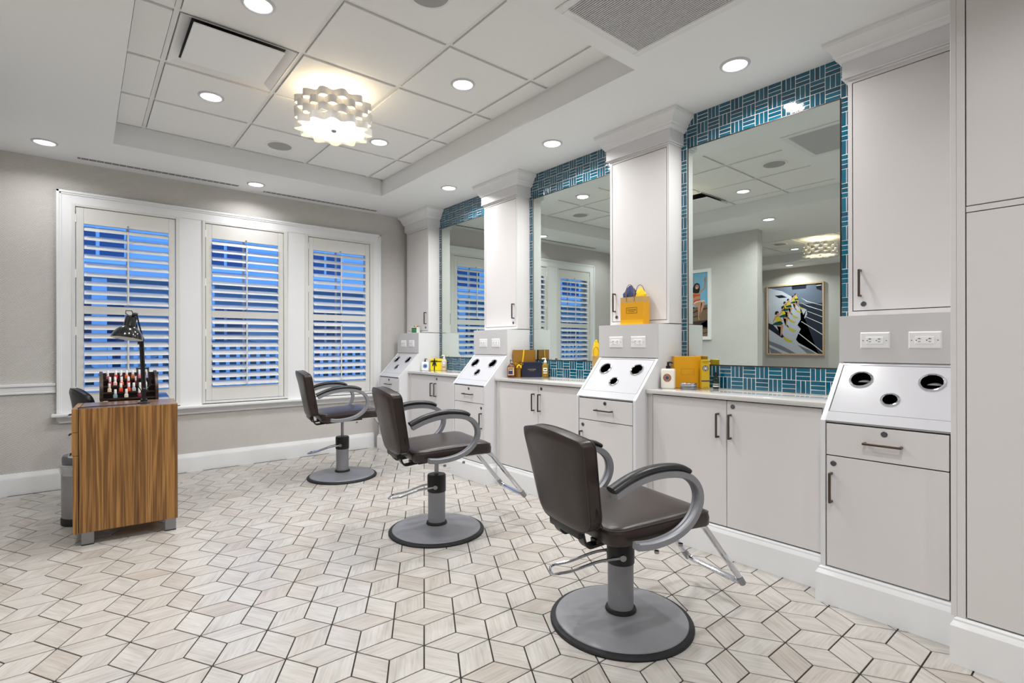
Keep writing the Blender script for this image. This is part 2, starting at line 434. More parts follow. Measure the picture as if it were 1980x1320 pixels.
# ---- baseboards, chair rail, window casing
def base_profile(h, t):  # (out, z)
    return [(0, 0), (t, 0), (t, h - .045), (t * .92, h - .03), (t * .55, h - .018), (t * .45, h - .006), (t * .3, h), (0, h)]
def board(name, p0, p1, out, h=.17, t=.02):
    bm = B(); o = Vector(out).to_3d()
    prism(bm, base_profile(h, t), lambda a, z: Vector((p0[0], p0[1], z)) + o * a, lambda a, z: Vector((p1[0], p1[1], z)) + o * a)
    return struct(mk(name, bm, trimw, smooth=30))
board('baseboard_back', (-0.63, YB), (2.60, YB), (0, -1))
board('baseboard_back_far', (-4.63, YB), (-0.77, YB), (0, -1))
board('baseboard_left', (-0.63, 3.22), (-0.63, YB), (1, 0))
board('baseboard_far', (-4.63, -3.45), (-4.63, YB), (1, 0))
bm = B()
for a, b, c, t in ((.793, .812, .016, 0), (.812, .852, .010, 0), (.852, .874, .022, 0)): box(bm, -0.63, -0.166, YB - c, YB, a, b, 0.003, 1)
struct(mk('trim_1', bm, trimw))
bm = B(); CX0, CX1, CZ0, CZ1 = -0.165, 2.682, 0.622, 2.462
yf = YB - 0.026
box(bm, CX0, WIN[0][0], yf, YB, CZ0, CZ1); box(bm, WIN[2][1], CX1, yf, YB, CZ0, CZ1)
box(bm, WIN[0][0], WIN[2][1], yf, YB, WZ1, CZ1)
box(bm, WIN[0][1], WIN[1][0], yf + .004, YB, CZ0, WZ1); box(bm, WIN[1][1], WIN[2][0], yf + .004, YB, CZ0, WZ1)
# raised outer band with a small step
for k, (w_, t) in enumerate(((.020, .038), (.034, .032))):
    box(bm, CX0, CX0 + w_, YB - t, YB, CZ0, CZ1, .003, 1); box(bm, CX1 - w_, CX1, YB - t, YB, CZ0, CZ1, .003, 1)
    box(bm, CX0, CX1, YB - t, YB, CZ1 - w_, CZ1, .003, 1)
struct(mk('trim_2', bm, trimw))
bm = B(); box(bm, -0.195, 2.712, YB - .085, YB, 0.598, 0.622, .005, 2)
struct(mk('trim_3', bm, trimw))
bm = B(); prism(bm, [(-0.165, .598), (-0.165, .565), (-0.145, .543), (2.662, .543), (2.682, .565), (2.682, .598)], lambda x, z: (x, YB - .024, z), lambda x, z: (x, YB, z))
box(bm, -0.16, 2.677, YB - .036, YB, .585, .598, .003, 1)
struct(mk('trim_4', bm, trimw))

# ---- windows: sash, muntins and panes
glass = bpy.data.materials.new('window_glass'); glass.use_nodes = True
nt = glass.node_tree; nt.nodes.clear(); out = nt.nodes.new('ShaderNodeOutputMaterial'); mx = nt.nodes.new('ShaderNodeMixShader')
tr_ = nt.nodes.new('ShaderNodeBsdfTransparent'); tr_.inputs[0].default_value = (.93, .96, 1, 1); gl = nt.nodes.new('ShaderNodeBsdfGlossy'); gl.inputs['Roughness'].default_value = 0.02
lw = nt.nodes.new('ShaderNodeLayerWeight'); lw.inputs[0].default_value = 0.5; fr = nt.nodes.new('ShaderNodeMath'); fr.operation = 'MULTIPLY_ADD'; pw = nt.nodes.new('ShaderNodeMath'); pw.operation = 'POWER'; pw.inputs[1].default_value = 4
nt.links.new(lw.outputs['Facing'], pw.inputs[0]); nt.links.new(pw.outputs[0], fr.inputs[0]); fr.inputs[1].default_value = 0.85; fr.inputs[2].default_value = 0.04
nt.links.new(fr.outputs[0], mx.inputs[0]); nt.links.new(tr_.outputs[0], mx.inputs[1]); nt.links.new(gl.outputs[0], mx.inputs[2]); nt.links.new(mx.outputs[0], out.inputs[0])
for k, (x0, x1) in enumerate(WIN):
    bm = B(); y0, y1 = 5.775, 5.815
    box(bm, x0, x0 + .05, y0, y1, WZ0, WZ1); box(bm, x1 - .05, x1, y0, y1, WZ0, WZ1)
    box(bm, x0 + .05, x1 - .05, y0, y1, WZ0, WZ0 + .06); box(bm, x0 + .05, x1 - .05, y0, y1, WZ1 - .06, WZ1); box(bm, x0 + .05, x1 - .05, y0, y1, 1.47, 1.52)
    wn = struct(mk('window_%d' % (k + 1), bm, trimw, smooth=0))
    for z0, z1 in ((WZ0 + .06, 1.47), (1.52, WZ1 - .06)):
        bm = B(); box(bm, x0 + .05, x1 - .05, 5.794, 5.798, z0, z1); mk('pane', bm, glass, wn, smooth=0)
        bm = B(); xm = (x0 + x1) / 2; box(bm, xm - .011, xm + .011, 5.785, 5.793, z0, z1); mk('muntin', bm, trimw, wn, smooth=0)

# ---- plantation shutters, one hinged panel for each window
def shutter(k, x0, x1, label):
    f0, f1 = WIN[k]; root = thing('plantation_shutter', label, 'shutter', ((x0 + x1) / 2, 5.66, WZ0), 0, 'white plantation shutters on the window wall')
    bm = B(); ya, yb = YB - .032, YB + .035
    box(bm, f0, x0 - .004, ya, yb, WZ0, WZ1, .003, 1); box(bm, x1 + .004, f1, ya, yb, WZ0, WZ1, .003, 1)
    box(bm, x0 - .004, x1 + .004, ya, yb, WZ0, .651, .003, 1); box(bm, x0 - .004, x1 + .004, ya, yb, 2.339, WZ1, .003, 1)
    mk('frame', bm, shutw, root)
    py0, py1 = YB - .025, YB + .003; sw = 0.050
    for a, b in ((x0, x0 + sw), (x1 - sw, x1)):
        bm = B(); box(bm, a, b, py0, py1, .655, 2.335, .002, 1); mk('stile', bm, shutw, root)
    for a, b in ((.655, .785), (1.447, 1.515), (2.202, 2.335)):
        bm = B(); box(bm, x0 + sw + .0005, x1 - sw - .0005, py0, py1, a, b, .002, 1); mk('rail', bm, shutw, root)
    # one louver mesh, shared
    L = x1 - x0 - 2 * sw - .006; bm = B(); prof = [(0.0445 * math.cos(t), 0.0055 * math.sin(t)) for t in [2 * PI * q / 16 for q in range(16)]]
    c_, s_ = math.cos(R(31)), math.sin(R(31))
    prof = [(a * c_ - b * s_, a * s_ + b * c_) for a, b in prof]   # inner edge tipped down
    prism(bm, prof, lambda a, b: (-L / 2, a, b), lambda a, b: (L / 2, a, b))
    bmesh.ops.recalc_face_normals(bm, faces=bm.faces); me = bpy.data.meshes.new('louver'); bm.to_mesh(me); bm.free(); me.materials.append(shutw)
    for p in me.polygons: p.use_smooth = True
    me.set_sharp_from_angle(angle=R(50))
    for z0, z1 in ((.785, 1.447), (1.515, 2.202)):
        p = (z1 - z0) / 9
        for q in range(9):
            o = bpy.data.objects.new('louver', me); COL.objects.link(o); o.parent = root
            z = z0 + p * (q + .5)
            o.location = (0, YB - .011 - 5.66, z - WZ0)
            tilt = random.uniform(-1, 1)
            if z > 2.05 and q == 7: tilt += 0
            o.rotation_euler = (R(tilt), 0, 0)
        bm = B(); xm = (x0 + x1) / 2
        box(bm, xm - .006, xm + .006, py0 - .036, py0 - .026, z0 + .02, z1 - .045, .002, 1); mk('tilt_rod', bm, shutw, root)
    for z in (.80, 1.30, 1.78, 2.24):
        bm = B(); box(bm, x0 - .008, x0 + .004, py0 - .006, py0 + .002, z - .035, z + .035, .002, 1); mk('hinge', bm, plastw, root)
    bm = B(); lathe(bm, [(.006, 0), (.006, .012), (.0, .014)], 10, (xm, py0, 2.215), Matrix.Rotation(R(90), 3, 'X')); mk('catch', bm, steel, root)
    return root
shutter(0, -0.041, 0.657, 'white louvered shutter behind the walnut manicure table and desk lamp')
shutter(1, 0.901, 1.601, 'white louvered shutter on the middle window, between the other two')
shutter(2, 1.857, 2.545, 'white louvered shutter nearest the row of styling stations')
# ================================================================== CEILING FIXTURES
def downlight_proto():
    root = thing('downlight', 'x', 'ceiling light', (0, 0, 0), 0, 'round white recessed downlights')
    bm = B(); lathe(bm, [(.062, 0), (.062, -.006), (.066, -.009), (.074, -.007), (.079, -.001), (.079, 0)], 36); mk('trim_ring', bm, M_('lamp_trim', (206, 206, 207), 0.4), root)
    bm = B(); lathe(bm, [(.0615, -.004)], 36, cap0=True)if False else lathe(bm, [(.0001, -.0055), (.03, -.0055), (.061, -.004)], 36); mk('lens', bm, led, root)
    ld = bpy.data.lights.new('downlight_lamp', 'AREA'); ld.shape = 'DISK'; ld.size = 0.12; ld.energy = LAMP_W; ld.color = (1.0, 0.995, 0.99); ld.spread = R(150)
    lo = bpy.data.objects.new('lamp', ld); COL.objects.link(lo); lo.parent = root; lo.location = (0, 0, -.012)
    return root
dl0 = downlight_proto(); used = False
DL = [
 (-0.217, 5.24, ZL, 'downlight at far left above the end of the window wall'),
 (1.270, 5.342, ZL, 'downlight above the window wall between two slot diffusers'),
 (2.748, 4.28, ZL, 'downlight above the counter with the yellow ribboned gift box'),
 (2.749, 2.84, ZL, 'downlight above the counter with the navy and gold boxes'),
 (2.750, 1.408, ZL, 'downlight above the nearest mirror, beside the return grille'),
 (0.670, 2.765, ZT, 'downlight at the top edge, past the open air diffuser'),
 (0.671, 3.992, ZT, 'downlight in the tile between the air diffuser and the windows'),
 (1.890, 2.776, ZT, 'downlight in the tile right of the scalloped pendant'),
 (1.892, 4.005, ZT, 'downlight partly beside the rim of the scalloped pendant'),
 (-0.208, 2.883, ZL, 'downlight reflected in the nearest mirror above the white-framed poster'),
 (-3.40, 3.86, ZT, 'downlight reflected beside the far pendant in the nearest mirror'),
 (-0.20, 0.6, ZL, 'added fill downlight overhead behind the photographer, left of the grille'),  # this row and those below: unseen downlights added as fill light
 (1.27, 0.35, ZL, 'added fill downlight overhead behind the photographer, near the grille'),
 (2.0, -1.3, ZL, 'added fill downlight at the rear of the salon near the tall cabinet'),
 (0.3, -1.3, ZL, 'added fill downlight in the middle of the rear ceiling'),
 (-1.4, -1.3, ZL, 'added fill downlight in the rear ceiling toward the far room'),
 (-3.2, -0.6, ZL, 'added fill downlight in the far room by its rear corner'),
 (-2.75, 2.0, ZT, 'added fill downlight in the far tray nearest the rear'),
 (-4.25, 4.3, ZL, 'added fill downlight washing the picture of the water skiers'),
 (-4.25, 1.8, ZL, 'added fill downlight beside the far wall'),
]
for k, (x, y, z, lab) in enumerate(DL):
    if k == 0: dl0.location = (x, y, z); dl0['label'] = lab
    else: dup(dl0, (x, y, z), lab)
for o in COL.objects:      # the two lamps that graze the window wall are dimmed
    if o.type == 'LIGHT' and o.parent and o.parent.location.y > 5.1:
        o.data = o.data.copy(); o.data.energy = LAMP_W * 0.32

# ---- speakers
spk = M_('speaker_grille', (168, 167, 165), 0.6, bump=0.6, bscale=900)
def speaker(x, y, lab):
    root = thing('ceiling_speaker', lab, 'speaker', (x, y, ZT), 0, 'round ceiling speakers')
    bm = B(); lathe(bm, [(.092, 0), (.092, -.005), (.102, -.008), (.112, -.004), (.113, 0)], 40, root.location); mk('trim_ring', bm, plastw, root)
    bm = B(); lathe(bm, [(.0001, -.009), (.06, -.0085), (.0915, -.006)], 40, root.location); mk('grille', bm, spk, root)
speaker(1.281, 4.61, 'grey round ceiling speaker between the scalloped pendant and the windows')
speaker(1.283, 2.164, 'grey round ceiling speaker at the top edge of the picture')
speaker(-2.74, 3.83, 'grey round ceiling speaker reflected beside the far pendant')

# ---- square plaque diffuser, hanging ajar
root = thing('air_diffuser', 'white square plaque air diffuser hanging ajar in the tiled ceiling', 'air diffuser', (0.673, 3.383, 2.88))
bm = B(); prof = [(.288, 2.866, .288), (.286, 2.860, .287), (.262, 2.868, .284), (.235, 2.8815, .280)]
rings = [[bm.verts.new((.673 + sx * h, 3.383 + (sy * h if sy > 0 else -hn), z)) for sx, sy in ((-1, -1), (1, -1), (1, 1), (-1, 1))] for h, z, hn in prof]
for i in range(len(rings) - 1):
    for k in range(4): bm.faces.new((rings[i][k], rings[i][(k + 1) % 4], rings[i + 1][(k + 1) % 4], rings[i + 1][k]))
mk('curved_frame', bm, plastw, root, smooth=20)
bm = B(); box(bm, .44, .906, 3.104, 3.616, 2.880, 2.8825); mk('throat', bm, darkslot, root, smooth=0)
bm = B(); vsx = box(bm, -.222, .222, -.235, .235, -.004, .004, .002, 1)
bmesh.ops.transform(bm, matrix=Matrix.Translation((.660, 3.300, 2.828)) @ Matrix.Rotation(R(1.2), 4, 'X'), verts=bm.verts); mk('plaque', bm, plastw, root)
for x in (.50, .82):
    bm = B(); tube(bm, [(x, 3.125, 2.881), (x, 3.118, 2.86), (x + .004, 3.10, 2.828)], .004, 6); mk('spring_clip', bm, steel, root)

# ---- return air grille
root = thing('return_grille', 'white louvered return air grille in the painted ceiling', 'air grille', (1.963, 1.394, ZL))
gx0, gx1, gy0, gy1 = 1.66, 2.266, 1.092, 1.696
bm = B(); zf = ZL - .008
for a in ((gx0, gx0 + .042, gy0, gy1), (gx1 - .042, gx1, gy0, gy1), (gx0 + .042, gx1 - .042, gy0, gy0 + .042), (gx0 + .042, gx1 - .042, gy1 - .042, gy1)): box(bm, *a, zf, ZL, .003, 1)
mk('frame', bm, grillw, root)
bm = B(); box(bm, gx0 + .04, gx1 - .04, gy0 + .04, gy1 - .04, ZL - .0012, ZL - .0004); mk('duct_opening', bm, darkslot, root, smooth=0)
bm = B(); n = 44
for k in range(n):
    x = gx0 + .048 + (gx1 - gx0 - .096) * k / (n - 1)
    box(bm, x - .0032, x + .0032, gy0 + .042, gy1 - .042, ZL - .0072, ZL - .0012)
sl = mk('slats', bm, slatg, root, smooth=0); sl['kind'] = 'stuff'

# ---- linear slot diffusers along the window wall
def slot(x0, x1, y, lab):
    root = thing('slot_diffuser', lab, 'air diffuser', ((x0 + x1) / 2, y, ZL))
    bm = B(); z = ZL - .0018
    for a, b in ((-.032, -.024), (-.003, .003), (.024, .032)): box(bm, x0, x1, y + a, y + b, z, ZL)
    box(bm, x0 - .01, x0, y - .032, y + .032, z, ZL); box(bm, x1, x1 + .01, y - .032, y + .032, z, ZL)
    mk('frame', bm, plastw, root, smooth=0)
    for a, b in ((-.024, -.003), (.003, .024)):
        bm = B(); box(bm, x0, x1, y + a, y + b, ZL - .0008, ZL - .0002); mk('slot', bm, darkslot, root, smooth=0)
        bm = B()
        for q in range(int((x1 - x0) / .05)): box(bm, x0 + .02 + q * .05, x0 + .024 + q * .05, y + a, y + b, ZL - .0014, ZL - .0009)
        vn = mk('vanes', bm, grillw, root, smooth=0); vn['kind'] = 'stuff'
slot(-0.03, 1.155, 5.505, 'long white slot diffuser over the left window')
slot(1.385, 2.585, 5.545, 'long white slot diffuser over the right hand window')

# ---- scalloped pendant lights
shade = bpy.data.materials.new('shade_band'); shade.use_nodes = True; nt = shade.node_tree; nt.nodes.clear()
out = nt.nodes.new('ShaderNodeOutputMaterial'); mx = nt.nodes.new('ShaderNodeMixShader'); df = nt.nodes.new('ShaderNodeBsdfDiffuse'); df.inputs[0].default_value = lin((244, 243, 242))
tl = nt.nodes.new('ShaderNodeBsdfTranslucent'); tl.inputs[0].default_value = lin((235, 220, 190)); mx.inputs[0].default_value = 0.07
nt.links.new(df.outputs[0], mx.inputs[1]); nt.links.new(tl.outputs[0], mx.inputs[2]); nt.links.new(mx.outputs[0], out.inputs[0])
def pendant(x, y, lab, zb=2.585):
    root = thing('pendant_light', lab, 'pendant light', (x, y, ZT), 0, 'scalloped drum pendants'); N = 12; n = 144; bh = 0.0475
    for b in range(4):
        bm = B(); z0 = zb + b * bh; ph = PI * (b % 2); rr = []
        for q in range(n):
            a = 2 * PI * q / n; s = math.sin(N * a + ph); r = .223 + .022 * s
            ring = []
            for rad, z in ((r, z0), (r, z0 + bh - .001), (r - .002, z0 + bh - .001), (r - .002, z0)):
                ring.append(bm.verts.new((x + rad * math.cos(a), y + rad * math.sin(a), z)))
            rr.append(ring)
        for q in range(n):
            for j in range(4): bm.faces.new((rr[q][j], rr[(q + 1) % n][j], rr[(q + 1) % n][(j + 1) % 4], rr[q][(j + 1) % 4]))
        mk('shade_band', bm, shade, root)
    bm = B(); lathe(bm, [(.0001, zb + .012), (.1, zb + .012), (.199, zb + .013), (.201, zb + .017), (.199, zb + .02), (.0001, zb + .02)], 64, (x, y, 0)); mk('diffuser_disc', bm, warmdisc, root)
    bm = B(); lathe(bm, [(.0001, zb + .002), (.012, zb + .003), (.016, zb + .008), (.016, zb + .012)], 20, (x, y, 0)); mk('finial', bm, steel, root)
    bm = B(); lathe(bm, [(.007, zb + .02), (.007, ZT - .02)], 10, (x, y, 0)); mk('stem', bm, plastw, root)
    bm = B(); lathe(bm, [(.0001, ZT - .024), (.05, ZT - .024), (.062, ZT - .016), (.064, ZT)], 32, (x, y, 0)); mk('canopy', bm, plastw, root)
    for q in range(3):
        bm = B(); a = 2 * PI * q / 3; tube(bm, [(x, y, zb + .15), (x + .21 * math.cos(a), y + .21 * math.sin(a), zb + .15)], .003, 6); mk('spoke', bm, plastw, root)
    for q in range(3):
        a = 2 * PI * q / 3 + .5; ld = bpy.data.lights.new('bulb', 'POINT'); ld.energy = 0.85; ld.color = (1, .80, .50); ld.shadow_soft_size = .03
        lo = bpy.data.objects.new('bulb', ld); COL.objects.link(lo); lo.parent = root; lo.location = (.09 * math.cos(a), .09 * math.sin(a), zb + .165 - ZT)
pendant(1.283, 3.395, 'scalloped white drum pendant glowing warm in the tiled ceiling')
pendant(-2.765, 3.225, 'second scalloped drum pendant seen reflected in the nearest mirror')
# ================================================================== CABINETRY ALONG THE MIRROR WALL
def plinth(bm, x0, x1, y0, y1, o0=True, o1=True, h=.165):
    lv = [(0, 0), (h - .032, 0), (h - .024, .004), (h - .014, .010), (h - .007, .010), (h, .016)]
    rings = []
    for z, i in lv:
        a = y0 + (i if o0 else 0); b = y1 - (i if o1 else 0)
        rings.append([bm.verts.new(p) for p in ((x0 + i, a, z), (x1, a, z), (x1, b, z), (x0 + i, b, z))])
    for q in range(len(rings) - 1):
        for k in range(4): bm.faces.new((rings[q][k], rings[q][(k + 1) % 4], rings[q + 1][(k + 1) % 4], rings[q + 1][k]))
    bm.faces.new(rings[0][::-1]); bm.faces.new(rings[-1])
def pull(x, y, z, L, vertical, parent):
    bm = B(); h = L / 2; s = .0048; so = .028
    if vertical:
        box(bm, x - so - s, x - so + s, y - s, y + s, z - h, z + h, .0015, 1)
        for q in (-1, 1): box(bm, x - so, x, y - s, y + s, z + q * (h - s) - s, z + q * (h - s) + s, .001, 1)
    else:
        box(bm, x - so - s, x - so + s, y - h, y + h, z - s, z + s, .0015, 1)
        for q in (-1, 1): box(bm, x - so, x, y + q * (h - s) - s, y + q * (h - s) + s, z - s, z + s, .001, 1)
    o = mk('handle', bm, bronze, parent); o['label'] = 'bronze bar pull'
def lock(x, y, z, parent):
    bm = B(); Mx = Matrix.Rotation(R(-90), 3, 'Y')
    lathe(bm, [(.0125, 0), (.0125, .002), (.0105, .0035), (.0095, .0025), (.0085, .0035), (.0001, .0035)], 20, (x, y, z), Mx)
    box(bm, x - .0042, x - .0034, y - .0012, y + .0012, z - .006, z + .006)
    mk('lock', bm, M_('lock_metal', (112, 114, 120), 0.3, metal=0.9), parent)
XF = 2.62
SL = Vector((.24, 0, .258)).normalized(); SN = Vector((-SL.z, 0, SL.x))
def sp(s, y, off=0.0): return Vector((XF, y, .832)) + SL * s + SN * off
def outlet(y, root, z=1.1965, x=2.855):
    bm = B(); w, h = .1185, .077; t = .006
    o = [(-w / 2, -h / 2), (w / 2, -h / 2), (w / 2, h / 2), (-w / 2, h / 2)]
    a = [bm.verts.new((x, y + p[0], z + p[1])) for p in o]; b = [bm.verts.new((x - t, y + p[0] * .91, z + p[1] * .87)) for p in o]
    for k in range(4): bm.faces.new((a[k], a[(k + 1) % 4], b[(k + 1) % 4], b[k]))
    bm.faces.new(b)
    pl = mk('outlet', bm, plastw, root, smooth=0); pl['label'] = 'white duplex outlet plate'
    bm = B(); box(bm, x - t - .0022, x - t + .001, y - .034, y + .034, z - .0165, z + .0165, .001, 1); mk('receptacle', bm, M_('receptacle_white', (244, 244, 243), 0.25), pl)
    bm = B(); X0, X1 = x - t - .0027, x - t - .002
    for q in (-1, 1):
        c = y + q * .0185
        box(bm, X0, X1, c - .006, c + .006, z + .005, z + .0072); box(bm, X0, X1, c - .0045, c + .0045, z - .0072, z - .005)
        box(bm, X0, X1, c + .0085, c + .0125, z - .002, z + .002)
        box(bm, X0, X1, c - .0012, c + .0012, z + .005, z + .010)
    mk('slots', bm, darkslot, pl, smooth=0)
    for q in (-1, 1):
        bm = B(); lathe(bm, [(.0026, 0), (.0024, .001), (.0001, .001)], 10, (x - t, y + q * .0465, z), Matrix.Rotation(R(-90), 3, 'Y')); mk('screw', bm, steel, pl)
def station(y0, y1, hs, label, right_free=True):
    """hs = +1: door pull on the window side (higher y), -1: on the near side"""
    yc = (y0 + y1) / 2; root = thing('styling_station', label, 'salon station', (2.87, yc, 0), 0, 'white styling stations with three tool holders')
    bm = B(); plinth(bm, 2.603, XW - .001, y0 - (.017 if right_free else 0), y1 + .017, right_free, True); mk('plinth', bm, trimw, root, smooth=25)
    bm = B(); prism(bm, [(2.636, .165), (XW - .001, .165), (XW - .001, 1.310), (2.868, 1.310), (2.868, 1.03), (2.70, .815), (2.636, .815)], lambda x, z: (x, y0 + .02, z), lambda x, z: (x, y1 - .02, z)); mk('carcass', bm, cabw, root, smooth=0)
    prof = [(XF, .1655), (XW - .001, .1655), (XW - .001, 1.316), (2.8605, 1.316), (2.8605, 1.09), (XF, .832)]
    for a, b in ((y0, y0 + .0195), (y1 - .0195, y1)):
        bm = B(); prism(bm, prof, lambda x, z: (x, a, z), lambda x, z: (x, b, z)); mk('side_panel', bm, cabw, root, smooth=0)
    bm = B(); box(bm, 2.8605, XW - .001, y0 + .0195, y1 - .0195, 1.3105, 1.316); mk('top_cap', bm, cabw, root, smooth=0)
    bm = B(); box(bm, 2.855, 2.860, y0, y1, 1.0935, 1.3158); mk('outlet_panel', bm, panelg, root, smooth=0)
    bm = B(); box(bm, 2.6352, 2.6358, y0 + .0195, y1 - .0195, .167, .828); mk('reveal_shade', bm, gapd, root, smooth=0)  # dark backing plate paints the shade in the drawer and door gaps
    # sloped tool panel with three cut-outs
    ya, yb = y0 + .0245, y1 - .0245; holes = [(.250, yc + .131, .043), (.250, yc - .131, .043), (.142, yc, .031)]
    bm = B(); edges = []
    def loop(pts):
        vq = [bm.verts.new(sp(s, y, -.001)) for s, y in pts]
        edges.extend(bm.edges.new((vq[i], vq[(i + 1) % len(vq)])) for i in range(len(vq)))
    loop([(.056, ya), (.336, ya), (.336, yb), (.056, yb)])
    for s, y, r in holes: loop([(s + r * math.cos(2 * PI * k / 28), y + r * math.sin(2 * PI * k / 28)) for k in range(28)])
    bmesh.ops.triangle_fill(bm, use_beauty=True, use_dissolve=False, edges=edges)
    g = bmesh.ops.extrude_face_region(bm, geom=list(bm.faces)); bmesh.ops.translate(bm, vec=-SN * .012, verts=[e for e in g['geom'] if isinstance(e, bmesh.types.BMVert)])
    tp = mk('tool_panel', bm, slopew, root, smooth=0)
    Mh = Matrix((Vector((SL.x, 0, SN.x)), Vector((0, 1, 0)), Vector((SL.z, 0, SN.z))))
    for s, y, r in holes:
        bm = B(); lathe(bm, [(r - .006, -.004), (r - .004, .004), (r - .001, .0065), (r + .004, .005), (r + .006, .0005), (r + .006, -.0008)], 36, sp(s, y), Mh); rg = mk('holder_ring', bm, chrome, tp)
        bm = B(); lathe(bm, [(r - .004, .001), (r - .004, -.05), (.0001, -.05)], 28, sp(s, y), Mh); mk('holder_cup', bm, hole, tp)
    bm = B(); box(bm, -.5, .5, -.5, .5, -.5, .5)
    def slab(bm, s0, s1, a, b, t0, t1):
        vq = [bm.verts.new(sp(s, y, t)) for t in (t0, t1) for s, y in ((s0, a), (s1, a), (s1, b), (s0, b))]
        for f in ((3, 2, 1, 0), (4, 5, 6, 7), (0, 1, 5, 4), (1, 2, 6, 5), (2, 3, 7, 6), (3, 0, 4, 7)): bm.faces.new([vq[i] for i in f])
    bm.free()
    for s0, s1 in ((.002, .0535), (.3385, .3515)): bm = B(); slab(bm, s0, s1, y0 + .0195, y1 - .0195, -.014, 0); mk('panel_rail', bm, slopew, root, smooth=0)
    # drawer and door
    da, db = y0 + .0245, y1 - .0245
    bm = B(); box(bm, XF + .001, 2.635, da, db, .6775, .8185, .0012, 1); dr = mk('drawer', bm, cab, root)
    pull(XF + .001, yc, .749, .140, False, dr); lock(XF + .001, yc - .004, .796, dr)
    bm = B(); box(bm, XF + .001, 2.635, da, db, .172, .6725, .0012, 1); dd = mk('door', bm, cab, root)
    yh = yc + hs * (.1965); pull(XF + .001, yh, .531, .136, True, dd); lock(XF + .001, yh - hs * .007, .640, dd)
    for q in (+1, -1): outlet(yc + q * .0935 , root)
    return root
ST = [(.4525, .9375), (1.976, 2.4715), (3.5245, 4.0175), (5.0685, 5.5625)]
station(*ST[0], +1, 'white styling station nearest the camera, beside the tall cabinet', False)
station(*ST[1], +1, 'white styling station with the yellow gift bag on its top')
station(*ST[2], -1, 'white styling station third from the tall cabinet, beside the amber bottle')
station(*ST[3], -1, 'white styling station in the corner by the windows')

# ---- hanging cabinets with crown moulding
def upper(y0, y1, hs, label, ret0=True, oy1=.098):
    yc = (y0 + y1) / 2; xf = 2.98; root = thing('wall_cabinet', label, 'wall cabinet', (3.05, yc, 1.322), 0, 'tall hanging cabinets with crown moulding')
    bm = B(); box(bm, xf + .016, XW - .001, y0, y1, 1.322, 2.515)
    box(bm, xf, xf + .016, y0, y0 + .018, 1.322, 2.515); box(bm, xf, xf + .016, y1 - .018, y1, 1.322, 2.515)
    box(bm, xf, xf + .016, y0 + .018, y1 - .018, 1.322, 1.343); box(bm, xf, xf + .016, y0 + .018, y1 - .018, 2.490, 2.515)
    mk('body', bm, cab, root, smooth=0)
    bm = B(); box(bm, xf + .0150, xf + .0158, y0 + .018, y1 - .018, 1.343, 2.490); mk('reveal_shade', bm, gapd, root, smooth=0)  # gap shade around the door, painted as a dark sheet
    bm = B(); box(bm, xf + .0005, xf + .0148, y0 + .022, y1 - .022, 1.347, 2.486, .0012, 1); dd = mk('door', bm, cab, root)
    yh = yc + hs * (.2005 if y0 > 1 else .1875); pull(xf, yh, 1.482, .135, True, dd); lock(xf, yh - hs * .012, 1.378, dd)
    a0 = .020 if ret0 else 0; a1 = .020
    bm = B(); box(bm, xf - .020, XW - .001, y0 - a0, y1 + a1, 2.5155, 2.596); box(bm, xf - .024, XW - .001, y0 - (a0 and .024), y1 + .024, 2.5156, 2.522, .002, 1); box(bm, xf - .012, XW - .001, y0 - (a0 and .012), y1 + .012, 2.508, 2.5155, .002, 1)
    mk('frieze', bm, cabw, root)
    prof = [(0.0, 2.5962), (.010, 2.5962), (.012, 2.603), (.020, 2.609), (.024, 2.617), (.025, 2.624), (.033, 2.628), (.036, 2.640), (.044, 2.656), (.056, 2.671), (.070, 2.680), (.073, 2.684), (.073, 2.692), (.076, 2.6935), (.076, ZL - .0005)]
    kx = .052 / .076; ky0 = .076 / .076; ky1 = (oy1 - .022) / .076
    bm = B(); rings = []
    for o_, z in prof:
        X = xf - .020 - o_ * kx * 1.0; ya = y0 - a0 - (o_ * ky0 if ret0 else 0); yb = y1 + a1 + o_ * ky1
        rings.append([bm.verts.new(p) for p in ((XW - .001, ya, z), (X, ya, z), (X, yb, z), (XW - .001, yb, z))])
    for q in range(len(rings) - 1):
        for k in range(4): bm.faces.new((rings[q][k], rings[q][(k + 1) % 4], rings[q + 1][(k + 1) % 4], rings[q + 1][k]))
    bm.faces.new(rings[0][::-1]); bm.faces.new(rings[-1])
    mk('crown', bm, trimw, root, smooth=22)
upper(*ST[0], +1, 'tall hanging cabinet with crown nearest the camera', False)
upper(*ST[1], +1, 'tall hanging cabinet with crown behind the yellow gift bag')
upper(*ST[2], -1, 'tall hanging cabinet with crown between the two farther mirrors')
upper(*ST[3], -1, 'tall hanging cabinet with crown in the corner by the windows', True, .100)

